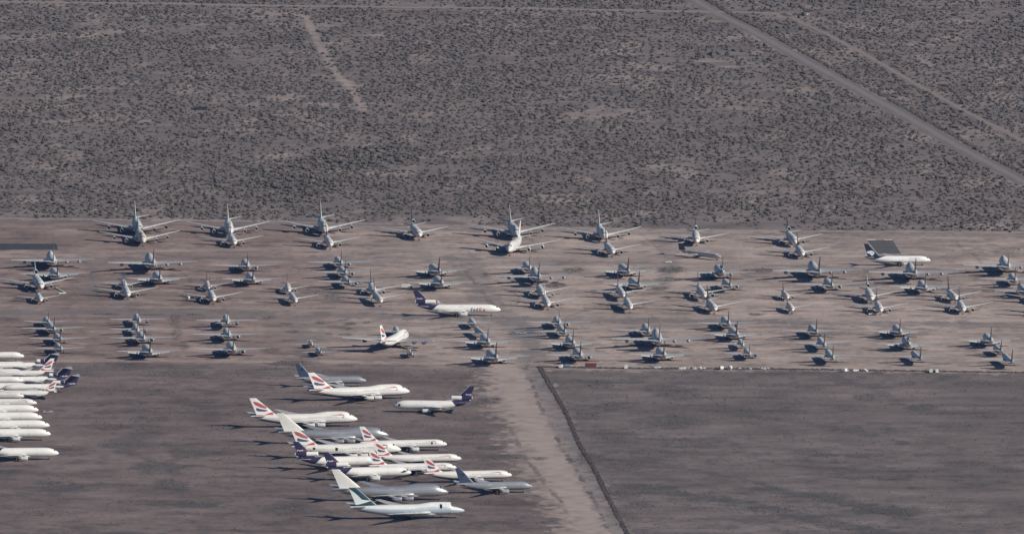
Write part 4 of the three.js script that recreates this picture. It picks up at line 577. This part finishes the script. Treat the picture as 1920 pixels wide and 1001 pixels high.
  ["trijet", -327.5, 903.0, 3, 0.97, "parcelplain", "parcel", "nacWhite", "", "white aircraft nose pointing right at left edge, tenth nose from the top", "aircraft packed side by side at the left edge"],
  ["trijet", -325.38, 945.27, 3, 0.97, "parcelplain", "parcel", "nacWhite", "", "white aircraft nose pointing right at left edge, eleventh nose from the top", "aircraft packed side by side at the left edge"],
  ["trijet", -317.11, 1038.92, 3, 0.97, "parcelplain", "parcel", "nacWhite", "", "white trijet pointing right at left edge, nearest one standing apart", "aircraft packed side by side at the left edge"],
  ["tritail", -330.88, 591.97, 184, 1.12, "parcelplain", "parcel", "nacWhite", "", "purple-tailed jet facing left at left edge, topmost tail of the stack", "aircraft packed side by side at the left edge"],
  ["shorttwin", -328.97, 635.37, 184, 0.9, "flag", "flag", "nacWhite", "", "white jet with ribbon-flag fin facing left, highest flag at left edge", "aircraft packed side by side at the left edge"],
  ["tritail", -319.89, 665.78, 184, 1.12, "parcelplain", "parcel", "nacWhite", "", "purple-tailed jet facing left at left edge, middle purple tail of stack", "aircraft packed side by side at the left edge"],
  ["shorttwin", -321.04, 737.85, 184, 0.8, "flag", "flag", "nacWhite", "", "white jet with ribbon-flag fin facing left, middle flag at left edge", "aircraft packed side by side at the left edge"],
  ["tritail", -313.66, 705.03, 184, 1.12, "parcelplain", "parcel", "nacWhite", "", "purple-tailed jet facing left at left edge, rightmost purple tail", "aircraft packed side by side at the left edge"],
  ["shorttwin", -323.08, 736.05, 184, 0.85, "flag", "flag", "nacWhite", "x", "white jet without fin facing left, lowest tail at left edge", "aircraft packed side by side at the left edge"],
];
for (const p of PLANES) park(...p);

// ---------------------------------------------------------------- desert scrub: far too many to count
function bushGeo(n) { // a clump of ragged low-poly lobes, base at y = 0, about 1 m across and .62 m high
  const gs = [];
  for (let i = 0; i < n; i++) { const g = new THREE.IcosahedronGeometry(rr(.2, .33), 1), p = g.attributes.position, s = rr(0, 90); for (let k = 0; k < p.count; k++) { const x = p.getX(k), y = p.getY(k), z = p.getZ(k), q = .72 + .62 * vn(x * 9 + s + 50, z * 9 + y * 7 + 50); p.setXYZ(k, x * q, y * q * .85, z * q); } g.translate(rr(-.26, .26), rr(.16, .36), rr(-.26, .26)); g.deleteAttribute('uv'); gs.push(g); }
  const g = mergeGeometries(gs); g.computeVertexNormals(); return g;
}
const bushGeos = [bushGeo(3), bushGeo(4), bushGeo(3)];
const bushMat = new THREE.MeshStandardMaterial({ color: 0xffffff, roughness: 1 });
function scatter(name, label, category, list, geos, tone) { // list of [x, z, width, height]
  const grp = new THREE.Group(); grp.name = name; tag(grp, label, category, null, 'stuff'); scene.add(grp);
  const per = geos.map(() => []); for (const q of list) per[Math.floor(rnd() * geos.length)].push(q);
  const M = new THREE.Matrix4(), Q = new THREE.Quaternion(), col = new THREE.Color(), Y = new THREE.Vector3(0, 1, 0);
  geos.forEach((g, i) => { if (!per[i].length) return; const im = new THREE.InstancedMesh(g, bushMat, per[i].length); im.name = 'shrubs'; im.castShadow = im.receiveShadow = true; im.userData.kind = 'stuff';
    per[i].forEach(([x, z, w, h], k) => { Q.setFromAxisAngle(Y, rnd() * 6.283); M.compose(new THREE.Vector3(x, -.05, z), Q, new THREE.Vector3(w, h / .62, w * rr(.75, 1.1))); im.setMatrixAt(k, M); const t = rr(.7, 1.35), d = rnd(); col.setRGB(tone[0] * t * (1 + .35 * d), tone[1] * t * (1 + .1 * d), tone[2] * t); im.setColorAt(k, col); }); grp.add(im); });
  return grp;
}
const distLine = (x, z, pts) => { let b = 1e9; for (let k = 1; k < pts.length; k++) { const [ax, az] = pts[k - 1], [bx, bz] = pts[k], L2 = (bx - ax) ** 2 + (bz - az) ** 2, t = Math.min(1, Math.max(0, ((x - ax) * (bx - ax) + (z - az) * (bz - az)) / L2)); b = Math.min(b, Math.hypot(x - ax - t * (bx - ax), z - az - t * (bz - az))); } return b; };
{
  const list = [], tracks = SOIL_LINES.filter(l => l[0] === 'light' && l[3][0][1] < -280 && l[1] > 4.5);
  const step = 5.3;
  for (let z = -2200; z < -190; z += step) for (let x = -470; x < 470; x += step) {
    const px = x + rr(-.5, .5) * step * 1.1, pz = z + rr(-.5, .5) * step * 1.1;
    if (Math.abs(px) > 385 - pz * .033) continue;
    const e = zTop(px) - 13; if (pz > e) continue;
    let dens = .8 + (fbm(px / 70 + 7, pz / 130 + 3, 3) - .5) * 1.3 + (fbm(px / 16, pz / 30, 2) - .5) * 1.2; const th = thicket(px, pz);
    const dR = distLine(px, pz, ROADS.paved), right = px - interp(ROADS.paved.slice().reverse(), -pz, 1, 0);
    if (dR < 9) continue; if (distLine(px, pz, ROADS.dirt1) < 9 || distLine(px, pz, ROADS.dirt2) < 4) continue;
    if (tracks.some(l => distLine(px, pz, l[3]) < l[1] * .62)) dens -= .6;
    dens += .5 * th; if (right > 8 && right < 60) dens -= .15;
    if (pz > e - 60) dens -= .18;
    if (rnd() > dens) continue;
    const big = rnd(), w = (big > .994 ? rr(3.0, 4.4) : 1.7 + 2.9 * Math.pow(rnd(), 1.5)) * (1 + .35 * th);
    list.push([px, pz, w, w * (big > .994 ? rr(.45, .7) : rr(.28, .46))]);
  }
  for (let i = 0; i < 1500; i++) { const k = 1 + Math.floor(rnd() * (ROADS.paved.length - 1)), t = rnd(), a = ROADS.paved[k - 1], b = ROADS.paved[k]; list.push([a[0] + (b[0] - a[0]) * t + rr(9, 14), a[1] + (b[1] - a[1]) * t, rr(1.2, 2.6), rr(.6, 1.3)]); }
  scatter('desert_scrub', 'dark low scrub dotting the whole desert beyond the aircraft', 'scrub', list, bushGeos, [.082, .082, .079]);
}
{
  const list = [];
  for (const [ex, ez, a, b, s] of PATCHES) { const n = Math.min(420, Math.round(a * b * .55 * s)); for (let i = 0; i < n; i++) { const r = Math.sqrt(rnd()), t = rnd() * 6.283, x = ex + a * r * Math.cos(t), z = ez + b * r * Math.sin(t); if (r < .6 + .4 * rnd() && fbm(x / 7 + 50, z / 9, 3) < .62) { const w = rr(.5, 1.35); list.push([x, z, w, w * rr(.3, .55)]); } } }
  for (const [wd, s, pts] of BRUSH_BANDS) for (let k = 1; k < pts.length; k++) { const [ax, az] = pts[k - 1], [bx, bz] = pts[k], n = Math.round(Math.hypot(bx - ax, bz - az) * wd * .1 * s); for (let i = 0; i < n; i++) { const t = rnd(), w = rr(.5, 1.2); list.push([ax + (bx - ax) * t + (rnd() + rnd() - 1) * wd * 1.3, az + (bz - az) * t + (rnd() + rnd() - 1) * wd * 1.6, w, w * rr(.35, .6)]); } }
  for (let i = 0; i < 15000; i++) { const x = rr(-360, 360), z = rr(575, 1440), f = fenceX(z); if (x < f + 2 && x > f - 46) continue; if (z < edgeZ(x) + 4 && x > f) continue; if (fbm(x / 45 + 80, z / 60 + 31, 3) + .25 * fbm(x / 9, z / 14, 2) < rr(.38, .8)) continue; const w = rr(.4, 1.2); list.push([x, z, w, w * rr(.35, .6)]); }
  scatter('weed_tufts', 'grey weeds and tufts scattered over the cleared fields', 'weeds', list, bushGeos, [.1, .092, .083]);
}
{ // tumbleweeds banked up along the fence lines
  const list = [];
  for (const [pts, n, wd, s] of [[FENCE_LINE, 3600, 1.5, .6], [FIELD_EDGE, 2600, 3.0, .55]]) for (let i = 0; i < n; i++) { const k = 1 + Math.floor(rnd() * (pts.length - 1)), t = rnd(), a = pts[k - 1], b = pts[k], w = rr(.8, 2.2) * s; list.push([a[0] + (b[0] - a[0]) * t + rr(-1, 1) * wd, a[1] + (b[1] - a[1]) * t + rr(-1, 1) * wd, w, w * rr(.5, .8)]); }
  scatter('tumbleweed_bank', 'dark line of tumbleweeds banked along the field fence', 'tumbleweeds', list, bushGeos, [.065, .063, .062]);
}

// ---------------------------------------------------------------- yucca trees standing out from the scrub
const barkMat = flat(.09, .075, .06, 1), spikeMat = flat(.045, .055, .045, .9);
function yucca(x, z, h, label) {
  const o = new THREE.Group(); o.name = numbered('yucca_tree'); o.position.set(x, 0, z); tag(o, label, 'tree', 'yucca trees along the desert edge'); scene.add(o);
  const limbs = [], tips = [];
  const limb = (p, d, l, r, lv) => { const q = p.clone().addScaledVector(d, l), g = new THREE.CylinderGeometry(r * .75, r, l, 6); g.translate(0, l / 2, 0); g.applyQuaternion(new THREE.Quaternion().setFromUnitVectors(new THREE.Vector3(0, 1, 0), d)); g.translate(p.x, p.y, p.z); limbs.push(g); if (lv === 0) { tips.push(q); return; } const n = lv > 1 ? 4 : 2; for (let i = 0; i < n; i++) { const a = i / n * 6.283 + rr(-.5, .5), e = new THREE.Vector3(Math.cos(a) * .75, rr(.6, 1.1), Math.sin(a) * .75).normalize(); limb(q, e, l * rr(.55, .8), r * .7, lv - 1); } };
  limb(new THREE.Vector3(0, 0, 0), new THREE.Vector3(rr(-.1, .1), 1, 0).normalize(), h * .38, h * .06, 2);
  mesh('trunk', mergeGeometries(limbs), barkMat, o);
  const sp = []; for (const t of tips) for (let i = 0; i < 34; i++) { const g = new THREE.ConeGeometry(.06 * h / 5, h * .16, 3); g.translate(0, h * .08, 0); const d = new THREE.Vector3(rr(-1, 1), rr(-.6, 1.2), rr(-1, 1)).normalize(); g.applyQuaternion(new THREE.Quaternion().setFromUnitVectors(new THREE.Vector3(0, 1, 0), d)); g.translate(t.x, t.y, t.z); sp.push(g); }
  mesh('crown', mergeGeometries(sp), spikeMat, o);
}
yucca(368, -221.5, 7.2, 'tall dark yucca tree at right end of the desert edge');
yucca(22, -268, 6.4, 'yucca tree behind the fifth column of the farthest row');
yucca(28, -252, 4.6, 'shorter yucca tree right beside a taller one, desert edge');
yucca(-222, -480, 5.2, 'lone yucca tree in the scrub behind the second column');

// ---------------------------------------------------------------- vehicles, containers and scrap
const bxg = (w, h, d, x, y, z) => { const g = new THREE.BoxGeometry(w, h, d); g.translate(x, y, z); return g; };
const wheelMat = MW.tyre, paintMat = { white: flat(.72, .72, .7, .35), blue: flat(.16, .22, .34, .4), silver: flat(.42, .44, .47, .35, .3), red: flat(.2, .045, .05, .6), grey: flat(.3, .31, .33, .5) };
function bodyShape(pts, w) { const s = new THREE.Shape(pts.map(p => new THREE.Vector2(...p))), g = new THREE.ExtrudeGeometry(s, { depth: w - .12, bevelEnabled: true, bevelSize: .06, bevelThickness: .06, bevelSegments: 1 }); g.translate(0, 0, -(w - .12) / 2); return g; }
function vehicle(kind, x, z, turn, col, label, group) {
  const o = new THREE.Group(); o.name = numbered(kind); o.position.set(x, .02, z); o.rotation.y = turn; tag(o, label, kind.includes('truck') ? 'truck' : kind.includes('van') ? 'van' : 'car', group || 'vehicles among the aircraft'); scene.add(o);
  const m = paintMat[col], wl = (xs, R, tr) => { for (const wx of xs) for (const s of [1, -1]) { const g = new THREE.CylinderGeometry(R, R, .24, 14); g.rotateX(Math.PI / 2); const q = mesh('wheel', g, wheelMat, o); q.position.set(wx, R, s * tr); } };
  if (kind === 'pickup_truck') { mesh('body', bodyShape([[-2.7, .5], [2.7, .5], [2.7, 1.0], [1.5, 1.1], [.9, 1.75], [-.6, 1.75], [-.8, 1.1], [-2.7, 1.1]], 1.9), m, o); mesh('window', bodyShape([[-.5, 1.15], [1.3, 1.15], [.85, 1.68], [-.48, 1.68]], 1.93), MW.glass, o); wl([-1.7, 1.7], .4, .85); }
  else if (kind === 'box_truck') { mesh('cab', bodyShape([[2.0, .6], [3.8, .6], [3.8, 1.5], [3.4, 2.4], [2.0, 2.4]], 2.2), m, o); mesh('box', bodyShape([[-3.8, .8], [1.9, .8], [1.9, 3.1], [-3.8, 3.1]], 2.4), paintMat.white, o); mesh('window', bodyShape([[2.6, 1.55], [3.68, 1.55], [3.36, 2.3], [2.6, 2.3]], 2.23), MW.glass, o); wl([-2.4, 2.9], .48, 1.0); }
  else if (kind === 'van') { mesh('body', bodyShape([[-2.6, .4], [2.6, .4], [2.6, 1.1], [1.8, 1.9], [1.4, 2.2], [-2.6, 2.2]], 2.0), m, o); mesh('window', bodyShape([[.6, 1.25], [2.1, 1.25], [1.7, 1.95], [.6, 1.95]], 2.03), MW.glass, o); wl([-1.6, 1.6], .38, .9); }
  else { mesh('body', bodyShape([[-2.3, .35], [2.3, .35], [2.3, .85], [1.3, 1.0], [.7, 1.45], [-1.1, 1.45], [-1.8, .98], [-2.3, .95]], 1.8), m, o); mesh('window', bodyShape([[-1.5, 1.0], [1.1, 1.0], [.65, 1.4], [-1.05, 1.4]], 1.83), MW.glass, o); wl([-1.4, 1.4], .33, .8); }
}
vehicle('van', 33.0, 572, 1.4, 'white', 'white van by the fence corner, left of red container');
vehicle('pickup_truck', 36.8, 564, .4, 'blue', 'blue pickup truck between white van and red container');
vehicle('van', 76.8, 575.4, 1.5, 'white', 'white van on the field edge, right of red container');
vehicle('parked_car', 94, 573, .1, 'grey', 'small grey car on field edge, left of a white car');
vehicle('parked_car', 98.2, 574.5, .1, 'white', 'small white car on field edge beside a grey one');
vehicle('van', 224.2, 592.4, 1.1, 'white', 'tall white van on the field edge below ninth column');
vehicle('parked_car', 231, 590.5, .7, 'white', 'white car just right of the tall white van');
vehicle('parked_car', 237, 590.5, -.6, 'white', 'white car second right of the tall white van');
vehicle('van', 281.7, 596.5, 1.5, 'white', 'left white van of two on the field edge far right');
vehicle('van', 285.6, 596.5, 1.6, 'white', 'right white van of two on the field edge far right');
vehicle('pickup_truck', 1.0, 390, .1, 'blue', 'blue pickup truck beside silver one between middle columns, nearest row');
vehicle('pickup_truck', 7.0, 387, .1, 'silver', 'silver pickup truck beside a blue one between middle columns');
vehicle('parked_car', 13.6, 383.9, .1, 'blue', 'dark blue car left of silver car near seventh column');
vehicle('parked_car', 18.9, 383.9, .1, 'silver', 'silver car right of dark blue car near seventh column');
vehicle('parked_car', 112.3, -24.1, .05, 'white', 'white car on the track below the slim angled jet');
vehicle('box_truck', -74, 128, -.1, 'white', 'white service truck at a wing tip, fifth column of third row');
vehicle('pickup_truck', 250.7, 281, .1, 'white', 'white pickup truck under the nose of a third row jet');
{ // red freight container with ribs
  const o = new THREE.Group(); o.name = 'freight_container'; o.position.set(53.1, 0, 566.9); o.rotation.y = -.04; tag(o, 'dark red freight container by the corner of the field', 'container'); scene.add(o);
  mesh('shell', bxg(7.6, 2.5, 2.4, 0, 1.35, 0), paintMat.red, o);
  for (let i = 0; i < 16; i++) for (const s of [1, -1]) { const r = mesh('rib', bxg(.16, 2.3, .06, 0, 1.35, 0), paintMat.red, o); r.position.set(-3.5 + i * .467, 0, s * 1.225); }
  for (const s of [1, -1]) mesh('door', bxg(.06, 2.2, 1.1, 3.83, 1.35, s * .58), paintMat.red, o);
}
// scrap left lying on the ground
function scrap(name, label, category, x, z, geo, m, turn = 0, group = 'scrap on the field edge') { const q = mesh(numbered(name), geo, m, scene); q.position.set(x, 0, z); q.rotation.y = turn; tag(q, label, category, group); return q; }
const cowl = (d, l) => { const g = lathe([[d * .42, .1], [d * .46, 0], [d * .5, l * .3], [d * .46, l], [d * .42, l - .05]], 16); g.translate(0, d * .5, 0); return g; };
scrap('engine_cowl', 'round white engine cowl on field edge, left of a second cowl', 'engine cowl', 142, 581, cowl(2.6, 2.6), MW.nacWhite, .6);
scrap('engine_cowl', 'round white engine cowl on field edge, right of another cowl', 'engine cowl', 147.2, 581, cowl(3.0, 2.8), MW.nacWhite, 1.2);
scrap('wing_panel', 'bright white wing panel lying on field edge left of cowls', 'panel', 114.8, 578, bodyShape([[-2.6, .1], [2.2, .1], [2.6, .7], [2.0, 1.3], [-2.2, .8]], 2.2), MW.nacWhite, .1);
[[119, .9, 'small pale scrap piece right beside the white wing panel'], [123, 1.2, 'pale scrap piece third along the field edge debris'], [126.4, 1.5, 'larger pale scrap piece mid field edge debris'], [129.5, 1.0, 'last pale scrap piece before the engine cowls'], [153.5, .9, 'pale scrap piece just right of the engine cowls'], [160.5, .8, 'lone pale scrap piece well right of engine cowls'], [168.3, .8, 'left of three small white scrap blocks in a row'], [170.3, .8, 'middle of three small white scrap blocks in a row'], [172.3, .8, 'right of three small white scrap blocks in a row']].forEach(([x, s, l]) => scrap('scrap_piece', l, 'scrap', x, 578.2 + rr(-1, 1), bodyShape([[-s, .05], [s * .9, .05], [s, s * .5], [s * .2, s * 1.1], [-s * .8, s * .7]], s * 1.3), MW.nacWhite, rr(-.4, .4)));
{ const a = [-322.5, 125.1], b = [-314.7, 156.3], c = [-319.5, 159.4]; const bar = (p, q, w) => { const l = Math.hypot(q[0] - p[0], q[1] - p[1]), g = new THREE.BoxGeometry(l, .5, w); g.rotateY(-Math.atan2(q[1] - p[1], q[0] - p[0])); g.translate((p[0] + q[0]) / 2, .45, (p[1] + q[1]) / 2); return g; };
  const o = new THREE.Group(); o.name = 'bent_tow_bar'; tag(o, 'bent white frame lying right of a small jet, third row', 'tow bar'); scene.add(o); mesh('long_bar', bar(a, b, 1.0), MW.nacWhite, o); mesh('short_bar', bar(b, c, 1.6), MW.nacWhite, o); }
scrap('engine_cowl', 'left white engine cowl set down before a third row jet', 'engine cowl', -227, 192, cowl(2.6, 2.4), MW.nacWhite, 1.2, 'engine cowls set on the ground');
scrap('engine_cowl', 'right white engine cowl set down before a third row jet', 'engine cowl', -222.5, 184, cowl(2.6, 2.4), MW.nacWhite, 1.8, 'engine cowls set on the ground');
scrap('scrap_heap', 'low pale scrap heap right of the left edge aircraft', 'scrap', -305, 803, mergeGeometries([bodyShape([[-4, 0], [-1, .1], [-1.4, .9], [-3, 1.0]], 2.4), bodyShape([[-1, 0], [3.6, .1], [2.6, 1.2], [.4, .8]], 1.8)]), paintMat.grey, .1);
{ // small pump house far up the road
  const o = new THREE.Group(); o.name = 'pump_house'; o.position.set(249.8, 0, -1789.7); tag(o, 'small pale hut with dark roof far up the dirt road', 'hut'); scene.add(o);
  mesh('wall', bxg(4.6, 3.4, 4.6, 0, 1.7, 0), flat(.3, .27, .26, .9), o); const rg = new THREE.ConeGeometry(4.0, 1.3, 4); rg.rotateY(Math.PI / 4); rg.translate(0, 4.05, 0); mesh('roof', rg, flat(.05, .05, .055, .9), o); const d = mesh('door', bxg(1.0, 2.2, .08, .3, 1.1, 2.33), flat(.5, .5, .5, .6), o); mesh('window', bxg(.8, .9, .06, -1.3, 1.8, 2.33), MW.glass, o);
  const s = new THREE.Group(); s.name = 'flatbed_trailer'; s.position.set(241, 0, -1790); tag(s, 'dark flatbed trailer left of the far hut', 'trailer'); scene.add(s);
  mesh('bed', bxg(8, .5, 2.6, 0, 1.15, 0), flat(.05, .052, .06, .8), s); mesh('headboard', bxg(.2, 1.2, 2.5, 3.9, 1.98, 0), flat(.05, .052, .06, .8), s); for (const x of [-2.6, -1.4, 2.6]) for (const k of [1, -1]) { const g = new THREE.CylinderGeometry(.45, .45, .3, 12); g.rotateX(Math.PI / 2); const q = mesh('wheel', g, wheelMat, s); q.position.set(x, .45, k * 1.05); }
  const l = new THREE.Group(); l.name = 'low_shed'; l.position.set(-246, 0, -1046); tag(l, 'long low dark shed alone in the left desert scrub', 'shed'); scene.add(l);
  mesh('wall', bxg(9, 2.2, 3.4, 0, 1.1, 0), flat(.04, .042, .05, .8), l); mesh('roof', bxg(9.6, .22, 4.2, 0, 2.32, 0), flat(.06, .062, .07, .7), l); for (const x of [-2.2, 2.2]) mesh('door', bxg(1.6, 1.8, .08, x, .92, 1.74), flat(.03, .03, .035, .8), l);
}
renderer.render(scene, camera);
